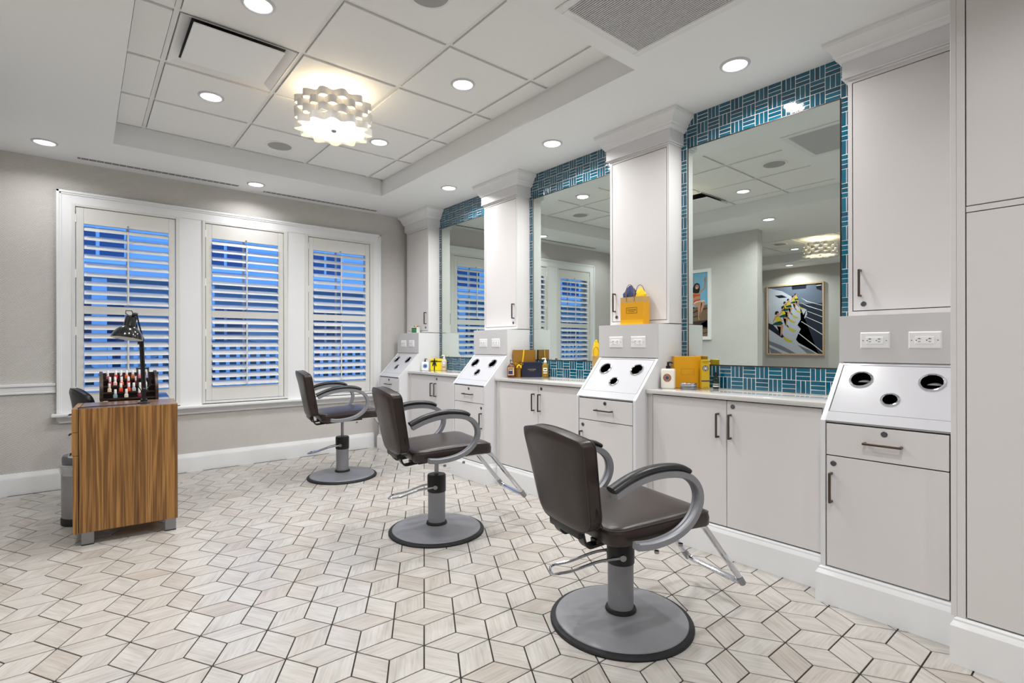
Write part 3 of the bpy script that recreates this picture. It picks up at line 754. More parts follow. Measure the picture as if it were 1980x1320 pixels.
# ---- base cabinets, counters, mirrors and tile
def base_cabinet(y0, y1, label):
    yc = (y0 + y1) / 2; root = thing('base_cabinet', label, 'base cabinet', (2.93, yc, 0), 0, 'two-door base cabinets between the stations'); xf = 2.745
    g = .0185
    bm = B(); plinth(bm, 2.727, XW - .001, y0 + g, y1 - g, False, False); mk('plinth', bm, trimw, root, smooth=25)
    ya, yb = y0 + .0015, y1 - .0015
    bm = B(); box(bm, xf + .016, XW - .001, ya, yb, .1655, .8745); box(bm, xf, xf + .016, ya, ya + .034, .1655, .8745); box(bm, xf, xf + .016, yb - .034, yb, .1655, .8745); box(bm, xf + .003, xf + .016, yb - .012, yb - .004, .17, .87)
    mk('body', bm, cab, root, smooth=0)
    bm = B(); box(bm, xf + .015, xf + .0158, ya + .034, yb - .034, .166, .874); mk('reveal_shade', bm, gapd, root, smooth=0)  # dark sheet standing in for shade between the doors
    m0, m1 = ya + .0365, yb - .0365; mid = (m0 + m1) / 2
    for a, b, s in ((m0, mid - .0018, -1), (mid + .0018, m1, 1)):
        bm = B(); box(bm, xf, xf + .0148, a, b, .172, .868, .0012, 1); dd = mk('door', bm, cab, root)
        pull(xf, mid + s * .036 + .011, .728, .137, True, dd)
        if s < 0: lock(xf, mid - .036, .838, dd)
def counter(y0, y1, label):
    bm = B(); box(bm, 2.72, XW - .007, y0 + .0008, y1 - .0008, .8752, .900, .0025, 2)
    o = mk('countertop', bm, quartz); tag(o, label, 'countertop', 'pale quartz counters between the stations')
TP = .0765
strip_cache = {}
def strip_mesh(w_, h_):
    key = (round(w_, 4), round(h_, 4))
    if key not in strip_cache:
        me = bpy.data.meshes.new('tile'); a, b = w_ / 2, h_ / 2; c = .0013
        vv = [(0, -a, -b), (0, a, -b), (0, a, b), (0, -a, b), (-.0045, -a, -b), (-.0045, a, -b), (-.0045, a, b), (-.0045, -a, b), (-.006, -a + c, -b + c), (-.006, a - c, -b + c), (-.006, a - c, b - c), (-.006, -a + c, b - c)]
        ff = [(0, 4, 5, 1), (1, 5, 6, 2), (2, 6, 7, 3), (3, 7, 4, 0), (4, 8, 9, 5), (5, 9, 10, 6), (6, 10, 11, 7), (7, 11, 8, 4), (8, 11, 10, 9)]
        me.from_pydata(vv, [], ff); me.materials.append(tealm); strip_cache[key] = me
    return strip_cache[key]
def bay(y0, y1, i_off, label_m, label_t, label_c, label_b, mats=None):
    base_cabinet(y0, y1, label_b); counter(y0, y1, label_c)
    my0, my1, mz0, mz1 = y0 + .082, y1 - .054, 1.0505, 2.488
    root = thing('tile_surround', label_t, 'tile surround', (XW, (y0 + y1) / 2, .9), 0, 'teal basket-weave tile panels around the mirrors')
    bm = B()
    for a in ((y0 + .001, y1 - .001, .9003, mz0 - .006), (y0 + .001, y1 - .001, mz1 + .006, ZL - .0005), (y0 + .001, my0 - .006, mz0 - .006, mz1 + .006), (my1 + .006, y1 - .001, mz0 - .006, mz1 + .006)): box(bm, XW - .0080, XW - .0006, a[0], a[1], a[2], a[3])
    mk('grout_bed', bm, grout, root, smooth=0)
    zs = [.9012, .9755, 1.0475] + [1.0475 + (2.4905 - 1.0475) * k / 19 for k in range(1, 20)] + [2.4905 + (ZL - .001 - 2.4905) * k / 3 for k in (1, 2, 3)]
    org_y = y1 - .3484 + i_off * TP           # block boundary line (1.627 for the nearest bay)
    g = .0014; lst = []
    for i in range(-12, 12):
        ya = org_y + i * TP; yb = ya + TP
        if yb < y0 or ya > y1: continue
        for r_ in range(len(zs) - 1):
            za, zb = zs[r_], zs[r_ + 1]; vert = (i + r_) % 2 == 0
            for k in range(3):
                if vert: q = [ya + TP * k / 3, ya + TP * (k + 1) / 3, za, zb]
                else: q = [ya, yb, za + (zb - za) * k / 3, za + (zb - za) * (k + 1) / 3]
                q = [max(q[0] + g, y0 + .002), min(q[1] - g, y1 - .002), q[2] + g, q[3] - g]
                a0, a1, b0, b1 = my0 - .0065, my1 + .0065, mz0 - .0065, mz1 + .0065
                if q[0] < a1 and q[1] > a0 and q[2] < b1 and q[3] > b0:        # clip against the mirror
                    if r_ <= 1: q[3] = min(q[3], b0)
                    elif r_ >= len(zs) - 4: q[2] = max(q[2], b1)
                    elif q[0] < a0: q[1] = a0
                    elif q[1] > a1: q[0] = a1
                    else: continue
                if q[1] - q[0] < .005 or q[3] - q[2] < .005: continue
                lst.append(q)
    lst.sort(key=lambda q: -(q[1] - q[0]) * (q[3] - q[2]))
    for q in lst[:300]:
        o = bpy.data.objects.new('tile', strip_mesh(q[1] - q[0], q[3] - q[2])); COL.objects.link(o); o.parent = root
        o.location = Vector((XW - .0035 + random.uniform(-.0004, .0004), (q[0] + q[1]) / 2, (q[2] + q[3]) / 2)) - Vector(root.location)
        o.rotation_euler = (0, R(random.uniform(-1.0, 1.0)), R(random.uniform(-1.0, 1.0)))
    if len(lst) > 300:
        bm = B()
        for q in lst[300:]: box(bm, XW - .0095, XW - .0035, *q, .001, 1)
        s_ = mk('cut_tiles', bm, tealm, root, smooth=0); s_['kind'] = 'stuff'
    root = thing('wall_mirror', label_m, 'mirror', (XW, (my0 + my1) / 2, mz0), 0, 'large wall mirrors above the counters')
    bm = B(); box(bm, XW - .0095, XW - .0045, my0, my1, mz0, mz1); mk('mirror_glass', bm, mirr, root, smooth=0)
    bm = B(); t = .0045
    for a in ((my0 - t, my0, mz0 - t, mz1 + t), (my1, my1 + t, mz0 - t, mz1 + t), (my0, my1, mz0 - t, mz0), (my0, my1, mz1, mz1 + t)): box(bm, XW - .012, XW - .001, *a)
    mk('channel', bm, mframe, root, smooth=0)
bay(.9375, 1.976, 0, 'large wall mirror nearest the camera, reflecting two framed pictures', 'teal basket-weave tile around the nearest mirror', 'pale quartz counter holding the large yellow box', 'two-door white cabinet under the counter with the large yellow box')
bay(2.4715, 3.5245, 0, 'wall mirror in the middle, reflecting the corner beside a shutter', 'teal basket-weave tile around the middle mirror', 'pale quartz counter holding the navy and gold gift boxes', 'two-door white cabinet under the counter with the navy box')
bay(4.0175, 5.0685, 0, 'wall mirror farthest from the camera, partly hidden by a hanging cabinet', 'teal basket-weave tile around the farthest mirror', 'pale quartz counter holding the bright yellow ribboned box', 'two-door white cabinet under the counter with the ribboned box')

# ---- tall cabinet at the right edge
root = thing('tall_cabinet', 'full height white cabinet at the right edge of the picture', 'cabinet', (2.81, -.15, 0))
y0, y1, xf = -.78, .4495, 2.49
bm = B(); plinth(bm, 2.474, XW - .001, y0, y1 + .0, False, True, .172); mk('plinth', bm, trimw, root, smooth=25)
bm = B(); box(bm, xf + .018, XW - .001, y0, y1 - .019, .1725, ZL - .001); box(bm, xf, xf + .018, .4065, y1 - .019, .1725, ZL - .001)
box(bm, xf, xf + .018, y0, .4035, 1.660, 1.680); mk('body', bm, cab, root, smooth=0)
bm = B(); box(bm, xf - .0005, XW - .001, y1 - .0185, y1 - .001, .173, ZL - .001, .001, 1); mk('side_panel', bm, cab, root)
bm = B(); box(bm, xf + .0165, xf + .0175, y0, .4065, .173, ZL - .001); mk('reveal_shade', bm, gapd, root, smooth=0)  # painted shade behind the tall door gaps
for za, zb in ((.178, 1.6565), (1.6835, ZL - .012)):
    for a, b in ((-.185, .4030), (-.775, -.189)):
        bm = B(); box(bm, xf, xf + .016, a, b, za, zb, .0012, 1); dd = mk('door', bm, cab, root)
        pull(xf, (-.15 if a > -.5 else -.225), (1.15 if za < 1 else 1.8), .137, True, dd)
# ================================================================== SALON CHAIRS
def round_poly(pts, rad, n=5):
    out = []; k = len(pts)
    for i in range(k):
        a, b, c = Vector(pts[i - 1]), Vector(pts[i]), Vector(pts[(i + 1) % k]); d0 = a - b; d1 = c - b
        r = min(rad[i], d0.length * .45, d1.length * .45); p0 = b + d0.normalized() * r; p1 = b + d1.normalized() * r
        for q in range(n + 1):
            t = q / n; out.append(tuple(p0 * (1 - t) ** 2 + b * 2 * t * (1 - t) + p1 * t * t))
    return out
def salon_chair(loc, rz, sh, label):
    root = thing('salon_chair', label, 'salon chair', (0, 0, 0), 0, 'brown hydraulic salon chairs')
    ORG[root.name] = Vector((0, 0, 0))
    # base
    bm = B(); lathe(bm, [(.262, .0005), (.300, .0005), (.301, .008), (.297, .014), (.288, .0175), (.272, .019), (.262, .016)], 72); lathe(bm, [(.262, .016), (.262, .0005)], 72); mk('rubber_rim', bm, rubber, root)
    bm = B(); lathe(bm, [(.278, .0185), (.276, .0225), (.268, .0255), (.24, .0275), (.18, .0300), (.12, .0345), (.085, .041), (.064, .047), (.0001, .047)], 72); mk('base_plate', bm, greymet, root)
    bm = B(); lathe(bm, [(.056, .040), (.063, .042), (.066, .050), (.063, .060), (.056, .063)], 40); mk('column_ring', bm, rubber, root)
    bm = B(); lathe(bm, [(.0545, .045), (.0545, .252)], 40); mk('column', bm, greymet, root)
    bm = B(); lathe(bm, [(.0555, .250), (.0585, .253), (.0585, .352), (.054, .360), (.0001, .361)], 40); co = mk('collar', bm, black, root)
    top = sh - .085
    bm = B(); lathe(bm, [(.0135, .355), (.0135, max(top, .362))], 16); mk('piston', bm, steel, root)
    # pump lever: a bent loop of rod on both sides of the collar
    hd = Vector((-math.cos(R(28)), math.sin(R(28)), 0)); hp = Vector((-hd.y, hd.x, 0)); pth = []
    for s in (1, -1):
        seg = [hp * (s * .052) + Vector((0, 0, .288)), hp * (s * .052) + hd * .10 + Vector((0, 0, .272)), hp * (s * .050) + hd * .22 + Vector((0, 0, .226)), hp * (s * .048) + hd * .30 + Vector((0, 0, .212))]
        pth += seg if s > 0 else seg[::-1]
    bm = B(); tube(bm, fillet(pth, .03, 4), .0065, 8); pm = mk('pump_lever', bm, chrome, root)
    bm = B(); Mp = Matrix((hd, Vector((0, 0, 1)), hp)).transposed()
    for s in (1, -1): lathe(bm, [(.0001, .0635 * s), (.013, .0635 * s), (.015, .060 * s), (.015, .050 * s)], 14, (0, 0, .288), Mp)
    mk('pivot', bm, steel, pm)
    # seat group is tipped back a little
    T = Matrix.Translation((0, 0, sh)) @ Matrix.Rotation(R(-3.2), 4, 'Y') @ Matrix.Translation((0, 0, -sh))
    def part(name, bm, mat, par=None, smooth=35):
        bmesh.ops.transform(bm, matrix=T, verts=bm.verts); return mk(name, bm, mat, par or root, smooth)
    bm = B(); box(bm, -.17, .17, -.13, .13, sh - .100, sh - .080, .004, 1); box(bm, -.21, .27, -.11, -.07, sh - .092, sh - .074); box(bm, -.21, .27, .07, .11, sh - .092, sh - .074); part('seat_plate', bm, black)
    ol = subdiv_outline(rrect(.50, .50, .05, 5, (.045, .045, .06, .06)), .05)
    ol = [(x, y * (1 - .06 * max(0, -x) / .25)) for x, y in ol]
    def fs(x, y, o):
        z = sh + o + (.010 * math.cos(x / .25 * 1.45) * math.cos(y / .25 * 1.4) if o > -.02 else 0)
        if x > .15: z -= (x - .15) ** 2 * 1.6
        return (x + .03, y, z)
    bm = B(); pillow(bm, ol, [(-.074, .03), (-.070, .012), (-.060, .003), (-.030, 0), (-.014, .004), (-.005, .014), (0, .035), (.001, ('s', .66)), (.001, ('s', .35)), (.001, ('s', .05))], fs); st = part('seat', bm, leather)
    bm = B(); tube(bm, [fs(x * .985, y * .985, -.010) for x, y in ol], .003, 6, True); part('piping', bm, leather, st)
    # backrest
    bl = subdiv_outline(round_poly([(-.186, -.20), (.186, -.20), (.232, .165), (.10, .192), (0, .198), (-.10, .192), (-.232, .165)], [.075, .075, .035, .1, .1, .1, .035]), .05)
    def fb(y, z, o): return (-.275 - math.tan(R(9)) * (z + .20) + o + .55 * y * y, y, sh + .178 + z)
    bm = B(); pillow(bm, bl, [(-.030, ('s', .05)), (-.031, ('s', .35)), (-.033, ('s', .68)), (-.035, .040), (-.033, .014), (-.027, .003), (0, 0), (.024, .002), (.033, .013), (.037, .036), (.040, ('s', .68)), (.040, ('s', .35)), (.040, ('s', .05))], fb); bk = part('backrest', bm, leather)
    for o_ in (-.026, .026):
        bm = B(); tube(bm, [fb(y * .992, z * .992, o_) for y, z in bl], .0028, 6, True); part('piping', bm, leather, bk)
    bm = B(); tube(bm, [fb(-.2145 + .10 * (.06 + t) * .35, -.17 + t * .20, .006) for t in [q / 6 for q in range(7)]], .0022, 6); part('zip_seam', bm, black, bk)
    bm = B()
    for y in (-.09, .09):
        sweep(bm, fillet([(-.285, y, sh + .05), (-.262, y, sh - .075), (-.245, y, sh - .098), (-.12, y, sh - .092)], .03, 4), [(-.022, -.005), (.022, -.005), (.022, .005), (-.022, .005)], side=(0, 1, 0))
    box(bm, -.292, -.262, -.11, .11, sh - .055, sh + .0, .006, 2)
    part('back_bracket', bm, black)
    # arms
    cp = [(-.155, -.050), (-.085, -.060), (.005, -.055), (.075, -.034), (.128, .004), (.158, .056), (.156, .108), (.124, .153), (.066, .181), (-.012, .194), (-.095, .193), (-.175, .178), (-.245, .153)]
    for s in (1, -1):
        pa = spline([(x, s * .283, sh + z) for x, z in cp], 4)
        prof = [(-.021, -.011), (-.015, -.014), (.015, -.014), (.021, -.011), (.021, .011), (.015, .014), (.007, .014), (.005, .010), (-.005, .010), (-.007, .014), (-.015, .014), (-.021, .011)]
        bm = B(); sweep(bm, pa, prof, side=(0, 1, 0)); ar = part('arm', bm, greymet)
        top_ = spline([(x, s * .283, sh + z + .0235) for x, z in cp[8:]] + [(-.262, s * .283, sh + .160)], 4)
        top_ = spline([(.108, s * .283, sh + .186), (.066, s * .283, sh + .207), (-.012, s * .283, sh + .220), (-.095, s * .283, sh + .219), (-.175, s * .283, sh + .204), (-.256, s * .283, sh + .175)], 4)
        pp = [(.027 * math.cos(a), .013 * math.sin(a)) for a in [2 * PI * q / 14 for q in range(14)]]
        bm = B(); sweep(bm, top_, pp, side=(0, 1, 0)); part('arm_pad', bm, black, ar)
    # footrest
    fp = [(.13, -.165, sh - .082), (.285, -.165, sh - .082), (.535, -.165, sh - .420), (.535, .165, sh - .420), (.285, .165, sh - .082), (.13, .165, sh - .082)]
    bm = B(); tube(bm, fillet(fp, .045, 5), .0135, 10); ft = part('footrest', bm, chrome)
    bm = B(); tube(bm, [(.505, -.165, sh - .380), (.532, -.162, sh - .418)], .0155, 10); tube(bm, [(.505, .165, sh - .380), (.532, .162, sh - .418)], .0155, 10); part('sleeve', bm, steel, ft)
    bm = B(); box(bm, .14, .26, -.185, .185, sh - .080, sh - .073); part('footrest_mount', bm, steel, ft)
    for q in ((.20, -.12), (.20, .12), (-.06, -.283), (.06, -.283), (-.06, .283), (.06, .283)):
        bm = B(); lathe(bm, [(.0001, 0), (.009, 0), (.009, .010), (.0001, .010)], 8, (q[0], q[1], sh - .098)); part('bolt', bm, steel)
    root.location = loc; root.rotation_euler = (0, 0, rz); ORG[root.name] = Vector(loc)
    return root
salon_chair((1.775, 1.418, 0), R(-13), .498, 'brown salon chair nearest the camera, lowered on its base')
salon_chair((1.737, 2.855, 0), R(-11), .570, 'brown salon chair in the middle of the row of three')
salon_chair((1.803, 4.580, 0), R(-10), .606, 'brown salon chair farthest away, in front of the shutters')

# ================================================================== MANICURE CORNER
def T_at(loc, rz): return Matrix.Translation(loc) @ Matrix.Rotation(rz, 4, 'Z')
root = thing('manicure_table', 'walnut manicure table with drawers on steel feet by the window', 'table', (0, 0, 0)); ORG[root.name] = Vector((0, 0, 0))
bm = B(); box(bm, -.243, .243, 0, .405, .078, .8064, .001, 1); mk('pedestal', bm, wood, root)
bm = B(); box(bm, -.243, .243, 0.001, .404, .8065, .808, .0004, 1); mk('top', bm, woodtop, root)
bm = B(); box(bm, -.2475, -.2435, .004, .40, .08, .806); mk('drawer_gap_shade', bm, gapd, root, smooth=0)  # dark plate in place of the shade between pedestal and drawer fronts
for za, zb, dx, zh in ((.672, .808, .004, .752), (.535, .6695, .004, .630), (.078, .5325, 0, .508)):
    bm = B(); box(bm, -.272 - dx, -.2478, 0, .405, za, zb, .001, 1); dr = mk('drawer', bm, wood, root)
    bm = B(); xx = -.272 - dx; sweep(bm, fillet([(xx, .13, zh), (xx - .028, .15, zh), (xx - .030, .27, zh), (xx, .29, zh)], .02, 4), circ(.006, 8)); mk('handle', bm, chrome, dr)
for x in (-.205, .205):
    for y in (.035, .365):
        bm = B(); box(bm, x - .030, x + .030, y - .020, y + .020, .004, .078, .002, 1); lg = mk('foot', bm, steel, root); 
        bm = B(); box(bm, x - .030, x + .030, y - .020, y + .020, .0003, .004); mk('foot_pad', bm, rubber, lg, smooth=0)
navyg = M_('navy_glass', (22, 34, 66), 0.06, coat=0.6)
bm = B(); box(bm, -.130, .235, .406, 1.30, .772, .792, .002, 1); mk('extension_top', bm, navyg, root)
bm = B(); box(bm, -.12, .20, 1.255, 1.285, .003, .771, .001, 1); mk('end_panel', bm, wood, root)
root.location = (.226, 3.940, 0); root.rotation_euler = (0, 0, R(-3.5))

# ---- polish rack and bottles
root = thing('polish_rack', 'dark wooden tiered rack holding nail polish bottles', 'rack', (.259, 4.62, .7925))
rx0, rx1, ry, rz0 = .092, .426, 4.56, .7925
for x in (rx0, rx1 - .018):
    pr = [(ry - .012, rz0), (ry + .16, rz0), (ry + .16, rz0 + .200)] + [(ry + .148 - .160 * math.sin(R(a)), rz0 + .06 + .142 * math.cos(R(a))) for a in range(0, 91, 15)]
    bm = B(); prism(bm, pr, lambda y, z: (x, y, z), lambda y, z: (x + .018, y, z)); mk('side', bm, darkwood, root, smooth=20)
bm = B(); box(bm, rx0 + .018, rx1 - .018, ry + .148, ry + .16, rz0, rz0 + .19); mk('back', bm, darkwood, root, smooth=0)
TI = [(ry + .000, rz0 + .018), (ry + .038, rz0 + .0585), (ry + .076, rz0 + .1015), (ry + .112, rz0 + .1455)]
for y, z in TI:
    bm = B(); box(bm, rx0 + .018, rx1 - .018, y, y + .036, z - .008, z); box(bm, rx0 + .018, rx1 - .018, y + .03, y + .036, z - .05 if z > rz0 + .06 else rz0, z - .008); box(bm, rx0 + .018, rx1 - .018, y - .003, y, z - .010, z + .003); mk('shelf', bm, darkwood, root, smooth=0)
def polish_proto(rgb, lab):
    key = 'polish_%d_%d_%d' % rgb
    root = thing('nail_polish', lab, 'nail polish', (0, 0, 0), 0, 'nail polish bottles in the dark wooden rack'); ORG[root.name] = Vector((0, 0, 0))
    bm = B(); ol = rrect(.0235, .0235, .006, 4)
    pillow(bm, ol, [(0, .003), (.002, 0), (.022, 0), (.027, .003), (.031, .007)], lambda x, y, o: (x, y, o)); mk('bottle', bm, M_(key, rgb, 0.12, coat=0.6), root, absolute=False)
    bm = B(); lathe(bm, [(.0075, .031), (.008, .0325), (.0073, .060), (.006, .062), (.0001, .062)], 16); mk('cap', bm, plastw, root, absolute=False)
    return root
rows = [
 (3, [.138, .184, .214, .247, .283, .321, .368], [((150, 78, 96), 'mauve'), ((196, 44, 30), 'scarlet'), ((92, 26, 42), 'dark plum'), ((208, 88, 24), 'orange'), ((176, 96, 62), 'copper'), ((200, 110, 128), 'rose'), ((150, 150, 184), 'lilac')]),
 (2, [.149, .179, .215, .255, .300, .351], [((150, 22, 34), 'crimson'), ((214, 168, 160), 'pale pink'), ((224, 98, 34), 'bright orange'), ((168, 30, 40), 'red'), ((120, 24, 40), 'wine'), ((216, 176, 176), 'blush')]),
 (1, [.145, .210, .255, .284, .321, .356], [((214, 190, 164), 'beige'), ((206, 58, 28), 'red-orange'), ((218, 74, 22), 'tangerine'), ((168, 174, 180), 'silver grey'), ((208, 206, 176), 'cream green'), ((138, 178, 160), 'mint')]),
 (0, [.177, .239, .314], [((120, 154, 158), 'grey teal'), ((216, 206, 186), 'ivory'), ((110, 28, 52), 'plum')]),
]
names = ['bottom', 'second lowest', 'second highest', 'top']
for t, xs_, cols in rows:
    for x, (rgb, nm) in zip(xs_, cols):
        o = polish_proto(rgb, '%s nail polish bottle with white cap on the %s tier of the rack' % (nm, names[t]))
        o.location = (x, TI[t][0] + .0145, TI[t][1] + .0002); o.rotation_euler = (0, 0, R(random.uniform(-15, 15)))

# ---- black spring-arm desk lamp
root = thing('desk_lamp', 'black spring-arm desk lamp clamped on the walnut table', 'lamp', (.304, 4.085, .808)); lx, ly = .304, 4.085
bm = B(); lathe(bm, [(.0001, .8085), (.034, .8085), (.034, .814), (.026, .818), (.016, .822), (.014, .842), (.0001, .844)], 24, (lx, ly, 0)); box(bm, lx - .018, lx + .018, ly - .012, ly + .012, .812, .836, .003, 1); mk('clamp_base', bm, black, root)
e = Vector((.292, 4.098, 1.222)); b0 = Vector((lx, ly, .842))
bm = B()
for s in (-1, 1):
    o_ = Vector((s * .006, 0, 0)); tube(bm, [b0 + o_ + Vector((0, 0, .05)), e + o_], .0066, 8)
box(bm, b0.x - .011, b0.x + .011, b0.y - .008, b0.y + .008, .838, .905, .002, 1); box(bm, e.x - .012, e.x + .012, e.y - .008, e.y + .008, e.z - .02, e.z + .012, .003, 1)
mk('lower_arm', bm, black, root)
bm = B(); yk = b0.lerp(e, .5); tube(bm, [yk + Vector((-.034, 0, 0)), yk + Vector((.034, 0, 0))], .0055, 8); mk('spring_yoke', bm, black, root)
for s in (-1, 1):
    p0 = yk + Vector((s * .028, 0, -.002)); p1 = b0 + Vector((s * .034, 0, .085)); p2 = b0 + Vector((s * .010, 0, .040)); n = 90; pts = []
    for q in range(n + 1):
        t = q / n; c = p0.lerp(p1, t); a = 2 * PI * 15 * t; pts.append(c + Vector((.0055 * math.cos(a), .0055 * math.sin(a), 0)))
    bm = B(); tube(bm, pts, .0018, 5); tube(bm, [p1, p2], .003, 6); mk('spring', bm, black, root)
f = Vector((.252, 3.985, 1.372)); bm = B()
for s in (-1, 1): tube(bm, [e + Vector((s * .008, 0, 0)), f + Vector((s * .008, 0, 0))], .0045, 8)
lathe(bm, [(.0001, -.016), (.010, -.014), (.012, 0), (.010, .014), (.0001, .016)], 12, f, Matrix.Rotation(R(90), 3, 'Y')); lathe(bm, [(.0001, -.016), (.012, -.014), (.014, 0), (.012, .014), (.0001, .016)], 14, e, Matrix.Rotation(R(90), 3, 'Y'))
mk('upper_arm', bm, black, root)
ax = Vector((.17, .10, 1)).normalized(); sx = ax.cross(Vector((0, 1, 0))).normalized(); sy = ax.cross(sx)
Ms = Matrix((Vector((sx.x, sy.x, ax.x)), Vector((sx.y, sy.y, ax.y)), Vector((sx.z, sy.z, ax.z)))); c0 = Vector((.212, 4.0, 1.222))
outp = [(.083, 0), (.0815, .010), (.074, .034), (.058, .058), (.040, .073), (.032, .079), (.031, .090), (.030, .128), (.027, .140), (.018, .147), (.0001, .149)]
bm = B(); lathe(bm, outp, 40, c0, Ms); sh_ = mk('shade', bm, blackg, root)
bm = B(); lathe(bm, [(.083, 0), (.080, .001), (.072, .033), (.056, .056), (.038, .070), (.0001, .074)], 40, c0, Ms); mk('shade_lining', bm, M_('lamp_lining', (225, 224, 222), 0.4), sh_)
bm = B(); lathe(bm, [(.0001, .018), (.018, .026), (.024, .040), (.018, .056), (.012, .070)], 20, c0, Ms); mk('lamp_bulb', bm, M_('frosted_bulb', (235, 235, 232), 0.3), sh_)
t0 = c0 + ax * .147; bm = B(); tube(bm, [t0 + Vector((.012, 0, .004)), t0 + Vector((.0, 0, .030)), t0 + Vector((-.028, 0, .030)), t0 + Vector((-.030, 0, .012)), t0 + Vector((-.008, 0, -.004))], .0032, 6); mk('cord_loop', bm, black, root)
bm = B(); tube(bm, spline([(lx - .02, ly + .0, .8115), (.24, 4.045, .8115), (.14, 4.05, .8115), (.05, 4.03, .8115), (-.005, 4.01, .8115), (-.0205, 3.985, .8115)], 6), .0032, 6); mk('power_cord', bm, black, root)
bm = B(); box(bm, e.x - .020, e.x - .012, e.y - .006, e.y + .006, e.z - .036, e.z - .016, .001, 1); mk('thumbscrew', bm, black, root)

# ---- step bin with liner
root = thing('step_bin', 'grey step-pedal bin with clear liner behind the walnut table', 'bin', (.012, 4.53, 0)); c = (.012, 4.53, 0)
binm = M_('bin_grey', (150, 147, 147), 0.36, metal=0.5)
bm = B(); lathe(bm, [(.120, .046), (.122, .052), (.1235, .375), (.120, .384), (.116, .384)], 48, c); mk('body', bm, binm, root)
bm = B(); lathe(bm, [(.0001, .001), (.124, .001), (.126, .006), (.126, .040), (.121, .048), (.0001, .048)], 48, c); mk('base', bm, rubber, root)
lin_m = bpy.data.materials.new('clear_liner'); lin_m.use_nodes = True; pb = lin_m.node_tree.nodes['Principled BSDF']; pb.inputs['Base Color'].default_value = lin((225, 226, 228)); pb.inputs['Alpha'].default_value = 0.45; pb.inputs['Roughness'].default_value = 0.2
bm = B(); lathe(bm, [(.127, .330), (.1275, .345), (.131, .362), (.134, .380), (.131, .394), (.122, .398), (.115, .392)], 64, c, rfun=lambda a: 1 + .018 * math.sin(9 * a) + .012 * math.sin(17 * a + 1)); mk('liner', bm, lin_m, root)
bm = B(); lathe(bm, [(.114, .392), (.118, .405), (.120, .412), (.120, .436), (.114, .452), (.06, .463), (.0001, .465)], 48, c); lathe(bm, [(.0001, .400), (.114, .400)], 48, c); mk('lid', bm, M_('lid_grey', (96, 96, 100), 0.35), root)
bm = B(); sweep(bm, fillet([(c[0] - .04, c[1] - .110, .026), (c[0] - .035, c[1] - .158, .024), (c[0] + .035, c[1] - .158, .024), (c[0] + .04, c[1] - .110, .026)], .02, 4), [(-.010, -.004), (.010, -.004), (.010, .004), (-.010, .004)]); mk('pedal', bm, steel, root)

# ---- manicurist's chair tucked behind the table
root = thing('task_chair', 'black padded task chair tucked in behind the walnut table', 'chair', (0, 0, 0)); ORG[root.name] = Vector((0, 0, 0))
blk = M_('black_vinyl', (34, 32, 34), 0.33, var=.08, vscale=12, bump=.1, bscale=250)
bl = subdiv_outline(round_poly([(-.18, -.15), (.18, -.15), (.20, .10), (.10, .155), (-.10, .155), (-.20, .10)], [.06, .06, .09, .09, .09, .09]), .05)
def fk(y, z, o): return (-.205 - .12 * (z + .15) + o + 1.55 * y * y, y, .715 + z)
bm = B(); pillow(bm, bl, [(-.024, ('s', .05)), (-.025, ('s', .4)), (-.028, ('s', .75)), (-.028, .03), (-.023, .010), (-.012, .002), (0, 0), (.012, .002), (.023, .010), (.028, .03), (.030, ('s', .75)), (.031, ('s', .4)), (.031, ('s', .05))], fk); bk = mk('backrest', bm, blk, root)
for o_ in (-.018, .018):
    bm = B(); tube(bm, [fk(y * .99, z * .99, o_) for y, z in bl], .003, 6, True); mk('piping', bm, blk, bk)
bm = B(); pillow(bm, subdiv_outline(rrect(.40, .42, .1, 6), .05), [(-.06, .02), (-.05, .004), (-.025, 0), (-.008, .008), (0, .03), (.004, ('s', .6)), (.005, ('s', .05))], lambda x, y, o: (x, y, .500 + o)); mk('seat', bm, blk, root)
bm = B(); sweep(bm, fillet([(-.22, 0, .66), (-.25, 0, .50), (-.23, 0, .425), (-.05, 0, .425)], .05, 5), [(-.03, -.004), (.03, -.004), (.03, .004), (-.03, .004)], side=(0, 1, 0)); mk('back_bar', bm, black, root)
bm = B(); lathe(bm, [(.0001, .10), (.026, .10), (.026, .25), (.016, .255), (.016, .44), (.0001, .44)], 20); mk('gas_column', bm, black, root)
for q in range(5):
    a = 2 * PI * q / 5 + .3; ca, sa = math.cos(a), math.sin(a)
    bm = B(); sweep(bm, [(.02 * ca, .02 * sa, .115), (.14 * ca, .14 * sa, .095), (.24 * ca, .24 * sa, .070)], [(-.016, -.010), (.016, -.010), (.012, .012), (-.012, .012)]); lg = mk('leg', bm, black, root)
    bm = B(); lathe(bm, [(.0001, -.02), (.024, -.02), (.0255, -.01), (.0255, .01), (.024, .02), (.0001, .02)], 18, (.245 * ca, .245 * sa, .026), Matrix.Rotation(a, 3, 'Z') @ Matrix.Rotation(R(90), 3, 'X')); tube(bm, [(.238 * ca, .238 * sa, .03), (.238 * ca, .238 * sa, .075)], .006, 6); mk('caster', bm, black, lg)
root.location = (.19, 4.96, 0); root.rotation_euler = (0, 0, R(8))
